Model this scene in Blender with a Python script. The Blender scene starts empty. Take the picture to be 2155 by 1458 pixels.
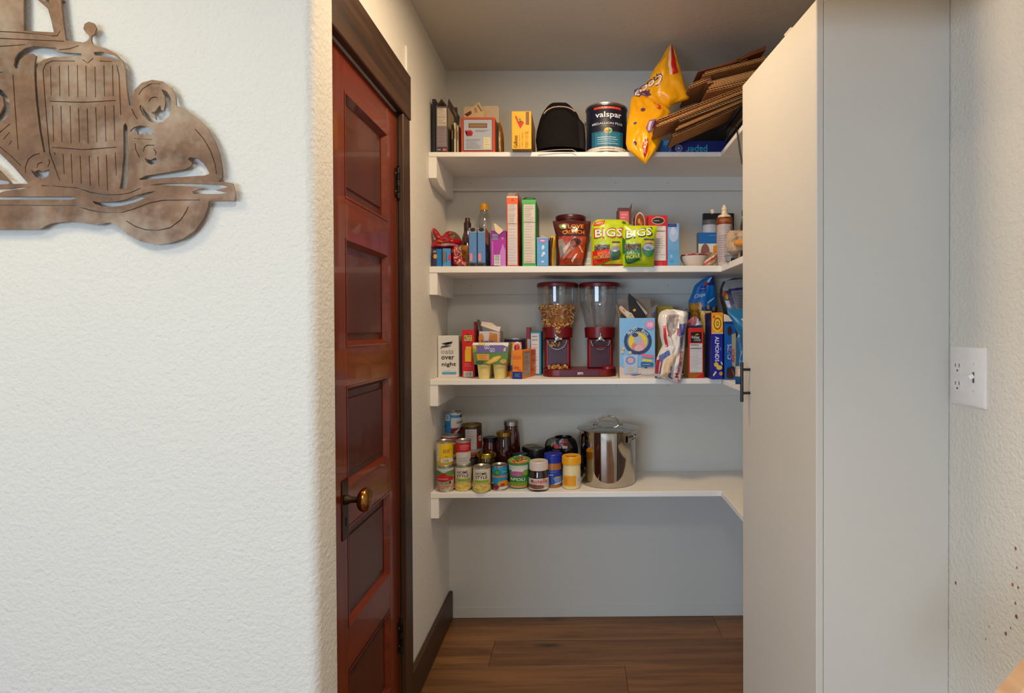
import bpy, bmesh, math, random
from mathutils import Vector, Matrix, noise
sc = bpy.context.scene
COL = sc.collection
random.seed(7)
PI = math.pi

# ------------------------------------------------------------------ camera
F, CX, CY = 1150.0, 1229.93, 703.23          # focal length and principal point of the 2155 x 1458 picture
YAW, PITCH, ROLL = 0.0093, -0.00975, -0.00382
H = 1.348
FW = Vector((math.sin(YAW) * math.cos(PITCH), math.cos(YAW) * math.cos(PITCH), math.sin(PITCH)))
R0 = Vector((math.cos(YAW), -math.sin(YAW), 0)); U0 = R0.cross(FW)
RT = R0 * math.cos(ROLL) + U0 * math.sin(ROLL); UP = U0 * math.cos(ROLL) - R0 * math.sin(ROLL)
cam = bpy.data.cameras.new('camera'); camo = bpy.data.objects.new('camera', cam); COL.objects.link(camo)
cam.sensor_fit = 'HORIZONTAL'; cam.sensor_width = 36; cam.lens = 36 * F / 2155
cam.shift_x = -(CX - 1077.5) / 2155; cam.shift_y = -(729 - CY) / 2155; cam.clip_start = .02
camo.matrix_world = Matrix(((RT.x, UP.x, -FW.x, 0), (RT.y, UP.y, -FW.y, 0), (RT.z, UP.z, -FW.z, H), (0, 0, 0, 1)))
sc.camera = camo

def px(x, y, Y):
    """world (X, Z) of the photo point (x, y) at depth Y"""
    d = FW + RT * ((x - CX) / F) - UP * ((y - CY) / F)
    t = Y / d.y
    return d.x * t, H + d.z * t

# ------------------------------------------------------------------ light, world, exposure
sc.view_settings.view_transform = 'Standard'; sc.view_settings.look = 'None'
sc.view_settings.gamma = 1; sc.view_settings.use_curve_mapping = False
sc.view_settings.exposure = 0.07
sc.cycles.use_denoising = True
sc.cycles.max_bounces = 10; sc.cycles.diffuse_bounces = 6; sc.cycles.transparent_max_bounces = 24
sc.cycles.sample_clamp_indirect = 4
w = bpy.data.worlds.new('world'); sc.world = w; w.use_nodes = True
w.node_tree.nodes['Background'].inputs[0].default_value = (.80, .90, 1, 1)
w.node_tree.nodes['Background'].inputs[1].default_value = .18

def area(name, loc, target, sx, sy, power, col, shape='RECTANGLE', spread=PI):
    l = bpy.data.lights.new(name, 'AREA'); l.shape = shape; l.size = sx
    if shape in ('RECTANGLE', 'ELLIPSE'): l.size_y = sy
    l.energy = power; l.color = col; l.spread = spread
    o = bpy.data.objects.new(name, l); COL.objects.link(o); o.location = loc
    o.rotation_euler = (Vector(target) - Vector(loc)).to_track_quat('-Z', 'Y').to_euler()
    return o
area('window_daylight', (-1.75, -2.5, 1.05), (-.2, 1.2, .9), 2.2, 1.3, 76, (.58, .77, 1))
area('room_ceiling_light', (.02, -.25, 2.50), (.02, -.25, 0), .45, .45, 20.5, (1, .92, .80), 'DISK')
area('dining_ceiling_light', (-1.45, .40, 2.51), (-1.45, .40, 0), .4, .4, 9.5, (1, .80, .45), 'DISK')
area('hall_ceiling_light', (-.03, 1.53, 2.52), (-.03, 1.53, 0), .24, .24, 13.2, (1, .75, .47), 'DISK')

# ------------------------------------------------------------------ materials
def C(h):
    h = h.lstrip('#')
    o = []
    for i in (0, 2, 4):
        c = int(h[i:i + 2], 16) / 255
        o.append(c / 12.92 if c <= .04045 else ((c + .055) / 1.055) ** 2.4)
    return (o[0], o[1], o[2], 1)

def newmat(name):
    m = bpy.data.materials.new(name); m.use_nodes = True
    nt = m.node_tree
    return m, nt, nt.nodes['Principled BSDF']

def add(nt, typ, **kw):
    n = nt.nodes.new(typ)
    for k, v in kw.items():
        if k in n.inputs: n.inputs[k].default_value = v
        else: setattr(n, k, v)
    return n

def colmat(name, rough=.5, metal=0.0, coat=0.0, wear=.10, scale=60, bump=0.0, spec=.5):
    """colour comes from the mesh's own 'Col' attribute, with a little procedural wear"""
    m, nt, b = newmat(name)
    a = add(nt, 'ShaderNodeAttribute', attribute_name='Col')
    tc = add(nt, 'ShaderNodeTexCoord')
    n = add(nt, 'ShaderNodeTexNoise', Scale=scale, Detail=3.0)
    nt.links.new(tc.outputs['Object'], n.inputs['Vector'])
    mr = add(nt, 'ShaderNodeMapRange'); mr.inputs[3].default_value = 1 - wear; mr.inputs[4].default_value = 1 + wear
    nt.links.new(n.outputs['Fac'], mr.inputs[0])
    mx = add(nt, 'ShaderNodeMix', data_type='RGBA', blend_type='MULTIPLY'); mx.inputs[0].default_value = 1
    nt.links.new(a.outputs['Color'], mx.inputs[6]); nt.links.new(mr.outputs[0], mx.inputs[7])
    nt.links.new(mx.outputs[2], b.inputs['Base Color'])
    b.inputs['Roughness'].default_value = rough; b.inputs['Metallic'].default_value = metal
    b.inputs['Coat Weight'].default_value = coat; b.inputs['Specular IOR Level'].default_value = spec
    if bump:
        bp = add(nt, 'ShaderNodeBump', Strength=.6, Distance=bump)
        nt.links.new(n.outputs['Fac'], bp.inputs['Height']); nt.links.new(bp.outputs[0], b.inputs['Normal'])
    return m
M_CARD = colmat('printed_carton', .45)
M_KRAFT = colmat('kraft_cardboard', .85, wear=.22, scale=35, bump=.0004)
M_GLOSS = colmat('glossy_film', .30, coat=.15, wear=.12, scale=28, bump=.0028)
M_PLASTIC = colmat('moulded_plastic', .35, wear=.06)
M_INK = colmat('printing_ink', .4, wear=.05)
M_FABRIC = colmat('woven_fabric', .9, wear=.25, scale=180, bump=.0006, spec=.2)
M_TIN = colmat('tin_plate', .32, metal=1, wear=.15, scale=30)
M_STEEL = colmat('polished_steel', .07, metal=1, wear=.08, scale=12)
M_BRASS = colmat('aged_brass', .25, metal=1, wear=.35, scale=40)
M_IRON = colmat('old_iron', .5, metal=.8, wear=.4, scale=60, bump=.0006)
M_WOOD = colmat('painted_wood', .5, wear=.05, scale=8)
M_FOOD = colmat('toasted_cereal', .75, wear=.3, scale=200, bump=.001)
M_SAUCE = colmat('dark_sauce_in_glass', .08, coat=1, wear=.2, scale=30)

def wallmat(name, col, scale, dist, rough=.7, blotch=.04, specks=False):
    m, nt, b = newmat(name)
    tc = add(nt, 'ShaderNodeTexCoord')
    n1 = add(nt, 'ShaderNodeTexNoise', Scale=scale, Detail=4.0, Roughness=.55)
    n2 = add(nt, 'ShaderNodeTexNoise', Scale=1.3, Detail=3.0)
    v = add(nt, 'ShaderNodeTexVoronoi', Scale=scale * .55)
    for n in (n1, n2, v): nt.links.new(tc.outputs['Object'], n.inputs['Vector'])
    mr = add(nt, 'ShaderNodeMapRange'); mr.inputs[3].default_value = 1 - blotch; mr.inputs[4].default_value = 1 + blotch
    nt.links.new(n2.outputs['Fac'], mr.inputs[0])
    mx = add(nt, 'ShaderNodeMix', data_type='RGBA', blend_type='MULTIPLY'); mx.inputs[0].default_value = 1
    mx.inputs[6].default_value = C(col); nt.links.new(mr.outputs[0], mx.inputs[7])
    nt.links.new(mx.outputs[2], b.inputs['Base Color'])
    su = add(nt, 'ShaderNodeMath', operation='SUBTRACT'); nt.links.new(n1.outputs['Fac'], su.inputs[0])
    mu = add(nt, 'ShaderNodeMath', operation='MULTIPLY'); nt.links.new(v.outputs['Distance'], mu.inputs[0]); mu.inputs[1].default_value = .35
    nt.links.new(mu.outputs[0], su.inputs[1])
    bp = add(nt, 'ShaderNodeBump', Strength=1.0, Distance=dist)
    nt.links.new(su.outputs[0], bp.inputs['Height']); nt.links.new(bp.outputs[0], b.inputs['Normal'])
    b.inputs['Roughness'].default_value = rough
    return m
W_TEX = wallmat('textured_wall_paint', '#d9d5cc', 125, .0026)
W_HALL = wallmat('hall_wall_paint', '#e0dcd4', 120, .0014)
W_BACK = wallmat('smooth_wall_paint', '#cfccc4', 60, .0006)
W_CEIL = wallmat('ceiling_paint', '#c9c2b6', 60, .0008)
W_CAB = wallmat('cabinet_paint', '#cec8be', 70, .0005, .45)
W_SHELF = wallmat('shelf_paint', '#ece8e2', 40, .0006, .5)

def woodmat(name, base, dark, scale, axis, rough, vary=.0, knots=False, coat=0.0):
    m, nt, b = newmat(name)
    tc = add(nt, 'ShaderNodeTexCoord'); mp = add(nt, 'ShaderNodeMapping')
    s = [scale, scale, scale]; s[axis] = scale * .06
    mp.inputs['Scale'].default_value = s
    nt.links.new(tc.outputs['Object'], mp.inputs['Vector'])
    oi = add(nt, 'ShaderNodeObjectInfo')
    ad = add(nt, 'ShaderNodeVectorMath', operation='ADD')
    sm = add(nt, 'ShaderNodeMath', operation='MULTIPLY'); sm.inputs[1].default_value = 40
    nt.links.new(oi.outputs['Random'], sm.inputs[0])
    nt.links.new(mp.outputs[0], ad.inputs[0]); nt.links.new(sm.outputs[0], ad.inputs[1])
    n = add(nt, 'ShaderNodeTexNoise', Scale=1.0, Detail=6.0, Roughness=.65, Distortion=.6)
    nt.links.new(ad.outputs[0], n.inputs['Vector'])
    cr = add(nt, 'ShaderNodeValToRGB')
    cr.color_ramp.elements[0].position = .3; cr.color_ramp.elements[0].color = C(dark)
    cr.color_ramp.elements[1].position = .66; cr.color_ramp.elements[1].color = C(base)
    nt.links.new(n.outputs['Fac'], cr.inputs[0])
    out = cr.outputs[0]
    if vary:
        hs = add(nt, 'ShaderNodeHueSaturation')
        mr = add(nt, 'ShaderNodeMapRange'); mr.inputs[3].default_value = 1 - vary; mr.inputs[4].default_value = 1 + vary
        nt.links.new(oi.outputs['Random'], mr.inputs[0]); nt.links.new(mr.outputs[0], hs.inputs['Value'])
        nt.links.new(out, hs.inputs['Color']); out = hs.outputs[0]
    if knots:
        mp2 = add(nt, 'ShaderNodeMapping'); mp2.inputs['Scale'].default_value = (2.4, 9, 9)
        nt.links.new(tc.outputs['Object'], mp2.inputs['Vector'])
        ad2 = add(nt, 'ShaderNodeVectorMath', operation='ADD'); nt.links.new(mp2.outputs[0], ad2.inputs[0]); nt.links.new(sm.outputs[0], ad2.inputs[1])
        kn = add(nt, 'ShaderNodeTexVoronoi', Scale=1.0); nt.links.new(ad2.outputs[0], kn.inputs['Vector'])
        kr = add(nt, 'ShaderNodeValToRGB')
        kr.color_ramp.elements[0].position = .03; kr.color_ramp.elements[0].color = (.10, .08, .06, 1)
        kr.color_ramp.elements[1].position = .20; kr.color_ramp.elements[1].color = (1, 1, 1, 1)
        nt.links.new(kn.outputs['Distance'], kr.inputs[0])
        mx = add(nt, 'ShaderNodeMix', data_type='RGBA', blend_type='MULTIPLY'); mx.inputs[0].default_value = 1
        nt.links.new(out, mx.inputs[6]); nt.links.new(kr.outputs[0], mx.inputs[7]); out = mx.outputs[2]
    nt.links.new(out, b.inputs['Base Color'])
    bp = add(nt, 'ShaderNodeBump', Strength=.3, Distance=.0006)
    nt.links.new(n.outputs['Fac'], bp.inputs['Height']); nt.links.new(bp.outputs[0], b.inputs['Normal'])
    b.inputs['Roughness'].default_value = rough; b.inputs['Coat Weight'].default_value = coat
    return m
WD_FLOOR = woodmat('floor_plank_wood', '#8d6138', '#5c3a1f', 26, 0, .38, vary=.14, knots=True)
WD_DOORV = woodmat('red_stained_wood_upright', '#762907', '#551904', 26, 2, .30, coat=.3)
WD_DOORH = woodmat('red_stained_wood_rail', '#762907', '#551904', 26, 1, .30, coat=.3)
WD_PANEL = woodmat('red_stained_wood_panel', '#551c07', '#3c1104', 22, 2, .35, coat=.2)
WD_DARKV = woodmat('dark_stained_wood_upright', '#4a2f1a', '#23140b', 30, 2, .45)
WD_DARKH = woodmat('dark_stained_wood_rail', '#4a2f1a', '#23140b', 30, 1, .45)
WD_PALE = woodmat('pale_pine', '#d3ad8a', '#bb916c', 20, 1, .5)

def rustmat():
    m, nt, b = newmat('rusted_sheet_steel')
    tc = add(nt, 'ShaderNodeTexCoord')
    n1 = add(nt, 'ShaderNodeTexNoise', Scale=14.0, Detail=8.0, Roughness=.65)
    n2 = add(nt, 'ShaderNodeTexNoise', Scale=3.2, Detail=5.0, Roughness=.7)
    for n in (n1, n2): nt.links.new(tc.outputs['Object'], n.inputs['Vector'])
    c1 = add(nt, 'ShaderNodeValToRGB')
    c1.color_ramp.elements[0].position = .28; c1.color_ramp.elements[0].color = C('#574031')
    c1.color_ramp.elements[1].position = .72; c1.color_ramp.elements[1].color = C('#957156')
    nt.links.new(n1.outputs['Fac'], c1.inputs[0])
    c2 = add(nt, 'ShaderNodeValToRGB')
    c2.color_ramp.elements[0].position = .47; c2.color_ramp.elements[0].color = (0, 0, 0, 1)
    c2.color_ramp.elements[1].position = .64; c2.color_ramp.elements[1].color = (.7, .7, .7, 1)
    nt.links.new(n2.outputs['Fac'], c2.inputs[0])
    mx = add(nt, 'ShaderNodeMix', data_type='RGBA'); nt.links.new(c2.outputs[0], mx.inputs[0])
    nt.links.new(c1.outputs[0], mx.inputs[6]); mx.inputs[7].default_value = C('#b3a796')
    nt.links.new(mx.outputs[2], b.inputs['Base Color'])
    b.inputs['Roughness'].default_value = .5; b.inputs['Metallic'].default_value = .35
    return m
M_RUST = rustmat()

def glassmat(name, tint, rough=.02, mixf=.88):
    m, nt, b = newmat(name)
    nt.nodes.remove(b)
    tr = add(nt, 'ShaderNodeBsdfTransparent', Color=tint); gl = add(nt, 'ShaderNodeBsdfGlossy', Roughness=rough)
    lw = add(nt, 'ShaderNodeLayerWeight', Blend=.25)
    mr = add(nt, 'ShaderNodeMapRange'); mr.inputs[3].default_value = 1 - mixf; mr.inputs[4].default_value = .75
    nt.links.new(lw.outputs['Facing'], mr.inputs[0])
    mx = add(nt, 'ShaderNodeMixShader'); nt.links.new(mr.outputs[0], mx.inputs[0])
    nt.links.new(tr.outputs[0], mx.inputs[1]); nt.links.new(gl.outputs[0], mx.inputs[2])
    nt.links.new(mx.outputs[0], nt.nodes['Material Output'].inputs[0])
    return m
M_CLEAR = glassmat('clear_plastic', (.93, .93, .93, 1))
M_FILM = glassmat('clear_film', (.86, .84, .82, 1), .12, .80)

# ------------------------------------------------------------------ mesh building
class MB:
    def __init__(s): s.v = []; s.f = []; s.c = []
    def poly(s, pts, col):
        i = len(s.v); s.v += [tuple(p) for p in pts]; s.f.append(tuple(range(i, i + len(pts)))); s.c.append(col); return s
    def add(s, vs, fs, col):
        i = len(s.v); s.v += [tuple(p) for p in vs]
        for k, f in enumerate(fs):
            s.f.append(tuple(j + i for j in f)); s.c.append(col[k] if isinstance(col, list) else col)
        return s
    def box(s, x0, x1, y0, y1, z0, z1, col=(1, 1, 1, 1), bev=0.0, mat=None):
        vs, fs = chamfer(x0, x1, y0, y1, z0, z1, bev)
        if mat: vs = [tuple(mat @ Vector(p)) for p in vs]
        return s.add(vs, fs, col)
    def lathe(s, prof, col, n=32, c=(0, 0), sx=1.0, sy=1.0, mat=None):
        vs = []; fs = []; cl = []
        for (r, z) in prof:
            for k in range(n):
                a = 2 * PI * k / n; vs.append((c[0] + r * sx * math.sin(a), c[1] - r * sy * math.cos(a), z))
        for i in range(len(prof) - 1):
            cc = col[i] if isinstance(col, list) else col
            for k in range(n):
                k2 = (k + 1) % n
                fs.append((i * n + k, i * n + k2, (i + 1) * n + k2, (i + 1) * n + k)); cl.append(cc)
        c0 = col[0] if isinstance(col, list) else col; c1 = col[-1] if isinstance(col, list) else col
        if prof[0][0] > 1e-5: fs.append(tuple(reversed(range(n)))); cl.append(c0)
        if prof[-1][0] > 1e-5: fs.append(tuple((len(prof) - 1) * n + k for k in range(n))); cl.append(c1)
        if mat: vs = [tuple(mat @ Vector(p)) for p in vs]
        return s.add(vs, fs, cl)
    def tube(s, pts, r, col, n=8, closed=False):
        pts = [Vector(p) for p in pts]; m = len(pts); vs = []; fs = []
        for i, p in enumerate(pts):
            t = (pts[(i + 1) % m] - pts[i - 1]) if closed else (pts[min(i + 1, m - 1)] - pts[max(i - 1, 0)])
            t.normalize()
            a = t.cross(Vector((0, 0, 1)) if abs(t.z) < .9 else Vector((0, 1, 0))); a.normalize(); b = t.cross(a)
            rr = r[i] if isinstance(r, (list, tuple)) else r
            for k in range(n):
                g = 2 * PI * k / n; vs.append(p + a * rr * math.cos(g) + b * rr * math.sin(g))
        for i in range(m if closed else m - 1):
            j = (i + 1) % m
            for k in range(n):
                k2 = (k + 1) % n; fs.append((i * n + k, i * n + k2, j * n + k2, j * n + k))
        if not closed: fs += [tuple(reversed(range(n))), tuple((m - 1) * n + k for k in range(n))]
        return s.add(vs, fs, col)
    def build(s, name, mat, parent=None, angle=35, loc=None):
        me = bpy.data.meshes.new(name); me.from_pydata(s.v, [], s.f); me.validate()
        me.materials.append(mat)
        at = me.color_attributes.new('Col', 'FLOAT_COLOR', 'CORNER')
        buf = []
        for p, c in zip(me.polygons, s.c): buf += list(c) * p.loop_total
        if len(buf) == len(at.data) * 4: at.data.foreach_set('color', buf)
        for p in me.polygons: p.use_smooth = True
        me.set_sharp_from_angle(angle=math.radians(angle))
        o = bpy.data.objects.new(name, me); COL.objects.link(o)
        if parent: o.parent = parent
        if loc: o.location = loc
        return o
_cb = {}
def chamfer(x0, x1, y0, y1, z0, z1, b):
    if b <= 0:
        vs = [(x, y, z) for z in (z0, z1) for y in (y0, y1) for x in (x0, x1)]
        return vs, [(0, 2, 3, 1), (4, 5, 7, 6), (0, 1, 5, 4), (2, 6, 7, 3), (0, 4, 6, 2), (1, 3, 7, 5)]
    if 'c' not in _cb:
        bm = bmesh.new(); bmesh.ops.create_cube(bm, size=2)
        bmesh.ops.bevel(bm, geom=list(bm.edges), offset=.1, segments=1, affect='EDGES', profile=.5)
        bm.verts.index_update()
        _cb['c'] = ([v.co.copy() for v in bm.verts], [tuple(v.index for v in f.verts) for f in bm.faces]); bm.free()
    V, Fc = _cb['c']; out = []
    for p in V:
        q = []
        for a, (lo, hi) in zip(p, ((x0, x1), (y0, y1), (z0, z1))):
            if abs(a) > .95: q.append(hi if a > 0 else lo)
            else: q.append(hi - b if a > 0 else lo + b)
        out.append(tuple(q))
    return out, Fc

def thing(name, label, cat, loc=(0, 0, 0), rz=0.0, group=None, kind=None):
    o = bpy.data.objects.new(name, None); COL.objects.link(o); o.empty_display_size = .05
    o.location = loc; o.rotation_euler = (0, 0, rz)
    return tag(o, label, cat, group, kind)
def tag(o, label, cat=None, group=None, kind=None):
    o['label'] = label
    if cat: o['category'] = cat
    if group: o['group'] = group
    if kind: o['kind'] = kind
    return o
def struct(o, label=None, cat=None):
    o['kind'] = 'structure'
    if label: o['label'] = label
    if cat: o['category'] = cat
    return o

# ------------------------------------------------------------------ printed artwork
_tx = {}
def text2d(s):
    if s in _tx: return _tx[s]
    cu = bpy.data.curves.new('lettering', 'FONT'); cu.body = s; cu.resolution_u = 2; cu.offset = .012
    ob = bpy.data.objects.new('lettering', cu)
    me = bpy.data.meshes.new_from_object(ob)
    me.calc_loop_triangles()
    V = [(v.co.x, v.co.y) for v in me.vertices]; T = [tuple(t.vertices) for t in me.loop_triangles]
    bpy.data.objects.remove(ob); bpy.data.curves.remove(cu); bpy.data.meshes.remove(me)
    if V:
        x0 = min(p[0] for p in V); x1 = max(p[0] for p in V); y0 = min(p[1] for p in V); y1 = max(p[1] for p in V)
        cx, cy = (x0 + x1) / 2, (y0 + y1) / 2
        V = [(p[0] - cx, p[1] - cy) for p in V]; _tx[s] = (V, T, x1 - x0, y1 - y0)
    else: _tx[s] = ([], [], 1, 1)
    return _tx[s]

class Surf:
    def __init__(s, fn, W, Hh, curved=0.0): s.fn = fn; s.W = W; s.H = Hh; s.L = curved
def front(w, h): return Surf(lambda u, v, o: (-w / 2 + u * w, -o, h * (1 - v)), w, h)
def rside(w, h, d): return Surf(lambda u, v, o: (w / 2 + o, u * d, h * (1 - v)), d, h)
def lside(w, h, d): return Surf(lambda u, v, o: (-w / 2 - o, (1 - u) * d, h * (1 - v)), d, h)
def cyl(r, z0, h, top=None):
    def fn(u, v, o):
        a = (u - .5) * PI; rr = (r if top is None else r + (top - r) * (1 - v)) + o
        return (rr * math.sin(a), -rr * math.cos(a), z0 + h * (1 - v))
    return Surf(fn, r * PI, h, max(r * .28, .006))

def split(tris, L, W, Hh):
    out = []; st = list(tris); n = 0
    while st:
        a, b, c = st.pop(); n += 1
        d = max(math.hypot((p[0] - q[0]) * W, (p[1] - q[1]) * Hh) for p, q in ((a, b), (b, c), (c, a)))
        if d > L and n < 6000:
            ab = ((a[0] + b[0]) / 2, (a[1] + b[1]) / 2); bc = ((b[0] + c[0]) / 2, (b[1] + c[1]) / 2); ca = ((a[0] + c[0]) / 2, (a[1] + c[1]) / 2)
            st += [(a, ab, ca), (ab, b, bc), (ca, bc, c), (ab, bc, ca)]
        else: out.append((a, b, c))
    return out

def art(parent, surf, items, name='label', mat=None, base=.0004, step=.0002):
    """flat print on a face: shapes in one mesh, words in another; u runs right, v runs down, both 0..1"""
    g = MB(); t = MB(); W, Hh = surf.W, surf.H; off = base
    def put(mb, tris, col, o):
        if surf.L: tris = split(tris, surf.L, W, Hh)
        for tr in tris: mb.poly([surf.fn(p[0], p[1], o) for p in tr][::-1], col)
    def rect(u0, v0, u1, v1): return [((u0, v0), (u1, v0), (u1, v1)), ((u0, v0), (u1, v1), (u0, v1))]
    for it in items:
        k = it[0]; off += step
        if k == 'r': put(g, rect(*it[1:5]), C(it[5]), off)
        elif k == 'e':
            uc, vc, ru, rv, col = it[1:6]; n = 20
            P = [(uc + ru * math.cos(2 * PI * i / n), vc + rv * math.sin(2 * PI * i / n)) for i in range(n)]
            put(g, [((uc, vc), P[i], P[(i + 1) % n]) for i in range(n)], C(col), off)
        elif k == 'p':
            P = it[1]; put(g, [(P[0], P[i], P[i + 1]) for i in range(1, len(P) - 1)], C(it[2]), off)
        elif k == 'n':      # small print: a pale panel with ruled lines
            u0, v0, u1, v1, n, bg, ln = it[1:8]
            if bg: put(g, rect(u0, v0, u1, v1), C(bg), off); off += step
            for i in range(n):
                vv = v0 + (v1 - v0) * (i + .5) / n; hh = (v1 - v0) / n * random.uniform(.14, .34)
                e = u0 + (u1 - u0) * random.uniform(.6, .94)
                put(g, rect(u0 + (u1 - u0) * .07, vv - hh / 2, e, vv + hh / 2), C(ln), off)
        elif k == 'b':      # bar code
            u0, v0, u1, v1 = it[1:5]; put(g, rect(u0, v0, u1, v1), C('#e8e4dc'), off); off += step
            n = 11
            for i in range(n):
                a = u0 + (u1 - u0) * (i + .7) / (n + 1); put(g, rect(a, v0 + (v1 - v0) * .1, a + (u1 - u0) / n * random.uniform(.25, .6), v1 - (v1 - v0) * .12), C('#2a2a2a'), off)
        elif k == 'B':      # bar code with lying bars
            u0, v0, u1, v1 = it[1:5]; put(g, rect(u0, v0, u1, v1), C('#e8e4dc'), off); off += step
            n = 9
            for i in range(n):
                a = v0 + (v1 - v0) * (i + .7) / (n + 1); put(g, rect(u0 + (u1 - u0) * .1, a, u1 - (u1 - u0) * .1, a + (v1 - v0) / n * random.uniform(.25, .6)), C('#2a2a2a'), off)
        elif k == 't':
            s, uc, vc, hf, col = it[1:6]; rot = math.radians(it[6]) if len(it) > 6 else 0; fit = it[7] if len(it) > 7 else None
            V, T, tw, th = text2d(s)
            up_ = abs(math.sin(rot)) > .9
            sy = hf * (W if up_ else Hh) / th; sx = sy
            if fit: sx = fit * (Hh if up_ else W) / tw
            ca, sa = math.cos(rot), math.sin(rot)
            P = []
            for x, y in V:
                x, y = x * sx, y * sy
                P.append((uc + (x * ca - y * sa) / W, vc - (x * sa + y * ca) / Hh))
            off += step
            put(t, [(P[a], P[c], P[b]) for a, b, c in T], C(col), off)
    if g.f: g.build(name, mat or M_INK, parent)
    if t.f: t.build('lettering', mat or M_INK, parent)

# ------------------------------------------------------------------ generic goods
ST = [2.069, 1.605, 1.143, .680]       # shelf tops, topmost first
def span(x0, x1, ytop, Yf, zb):
    zt = px((x0 + x1) / 2, ytop, Yf)[1]; ym = ytop + (zt - zb) / 2 * F / Yf
    a = px(x0, ym, Yf)[0]; b = px(x1, ym, Yf)[0]
    return (a + b) / 2, b - a, zt - zb

def carton(name, label, x0, x1, ytop, sh, Yf, dep, col, items=(), side=None, sitems=(), cat='box', rz=0, zb=None, group=None, mat=None, top=True, bev=.0015, lit=()):
    zb = ST[sh] if zb is None else zb
    xc, wd, ht = span(x0, x1, ytop, Yf, zb)
    t = thing(name, label, cat, (xc, Yf, zb), rz, group)
    b = MB(); side = side or col; c = C(col); s_ = C(side)
    vs, fs = chamfer(-wd / 2, wd / 2, 0, dep, .0003, ht, bev)
    if top: 
        cols = []
        for f in fs:
            ys = [vs[i][1] for i in f]; cols.append(c if max(ys) < dep * .5 else s_)
        b.add(vs, fs, cols)
    else:               # open carton: four thin walls and a bottom
        th = .0018
        for q, cc in (((-wd / 2, wd / 2, 0, th), c), ((-wd / 2, wd / 2, dep - th, dep), s_), ((-wd / 2, -wd / 2 + th, th, dep - th), s_), ((wd / 2 - th, wd / 2, th, dep - th), s_)):
            b.box(q[0], q[1], q[2], q[3], .0003, ht, cc)
        b.box(-wd / 2, wd / 2, 0, dep, .0003, .003, s_)
    b.build('carton_body', mat or M_CARD, t)
    if items: art(t, front(wd, ht), items)
    if sitems: art(t, rside(wd, ht, dep), sitems, 'side_label')
    if lit: art(t, lside(wd, ht, dep), lit, 'side_label')
    t['w'] = wd; t['h'] = ht; t['d'] = dep
    return t

def flap(t, pts, th, col, name='flap', mat=None):
    """a bent-up carton flap: quad or polygon with thickness, in the thing's own space"""
    b = MB(); P = [Vector(p) for p in pts]; n = (P[1] - P[0]).cross(P[2] - P[0]); n.normalize(); n *= th
    Q = [p + n for p in P]; k = len(P); c = C(col) if isinstance(col, str) else C(col[0]); c2 = C(col) if isinstance(col, str) else C(col[1])
    b.poly(Q, c); b.poly(P[::-1], c2)
    for i in range(k): b.poly([P[i], P[(i + 1) % k], Q[(i + 1) % k], Q[i]], c)
    return b.build(name, mat or M_CARD, t)

TINC = C('#c9c6c0')
def can(name, label, x0, x1, ytop, Yc, zb, h, base, items=(), cat='can', group=None, lid='#c9c6c0', rz=0):
    xa = px(x0, ytop, Yc)[0]; xb = px(x1, ytop, Yc)[0]; r = (xb - xa) / 2
    t = thing(name, label, cat, ((xa + xb) / 2, Yc, zb), rz, group)
    b = MB(); e = .0022
    b.lathe([(r - .003, 0), (r, .001), (r, .004), (r - e, .006), (r - e, h - .006), (r, h - .004), (r, h - .001), (r - .0015, h), (r - .003, h - .001), (r - .0045, h - .0045), (r * .55, h - .0045), (r * .5, h - .0038), (0, h - .0038)], C(lid), 36)
    b.build('tin_body', M_TIN, t)
    l = MB(); l.lathe([(r - e + .0003, .007), (r - e + .0006, .0075), (r - e + .0006, h - .0075), (r - e + .0003, h - .007)], C(base), 36)
    l.build('paper_wrapper', M_CARD, t)
    if items: art(t, cyl(r - e + .0006, .0075, h - .015), items)
    t['r'] = r
    return t

def jar(name, label, x0, x1, ytop, Yc, zb, ztop, body, lid, items=(), cat='jar', lidh=.016, lidmat=None, bodymat=None, neck=.86, group=None, lidr=None, shoulder=.75):
    xa = px(x0, ytop, Yc)[0]; xb = px(x1, ytop, Yc)[0]; r = (xb - xa) / 2; h = ztop - zb
    t = thing(name, label, cat, ((xa + xb) / 2, Yc, zb), 0, group)
    nr = r * neck; hb = h - lidh
    b = MB()
    b.lathe([(r * .8, 0), (r * .95, .002), (r, .006), (r, hb * shoulder), (r * .97, hb * (shoulder + .07)), (nr * 1.02, hb * (shoulder + .17)), (nr, hb * .99), (nr, hb + .002)], C(body), 36)
    b.build('jar_body', bodymat or M_SAUCE, t)
    l = MB(); lr = lidr or nr + .003
    prof = [(lr - .001, hb), (lr, hb + .001), (lr, h - .003), (lr - .002, h - .0005), (lr - .006, h), (lr - .008, h - .001), (0, h - .001)]
    l.lathe(prof, C(lid), 36)
    for k in range(36 if lidmat is not M_TIN else 0):
        a = 2 * PI * k / 36; l.box(-.0006, .0006, -lr - .0006, -lr + .0006, hb + .002, h - .004, C(lid), mat=Matrix.Rotation(a, 4, 'Z'))
    l.build('lid', lidmat or M_PLASTIC, t)
    if items: art(t, cyl(r + .0003, .008, hb * shoulder - .010), items)
    return t

def lerp_rows(rows, y):
    for a, b in zip(rows, rows[1:]):
        if a[0] <= y <= b[0]:
            k = (y - a[0]) / (b[0] - a[0] + 1e-9); return a[1] + (b[1] - a[1]) * k, a[2] + (b[2] - a[2]) * k
    return rows[-1][1:] if y > rows[-1][0] else rows[0][1:]

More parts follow.
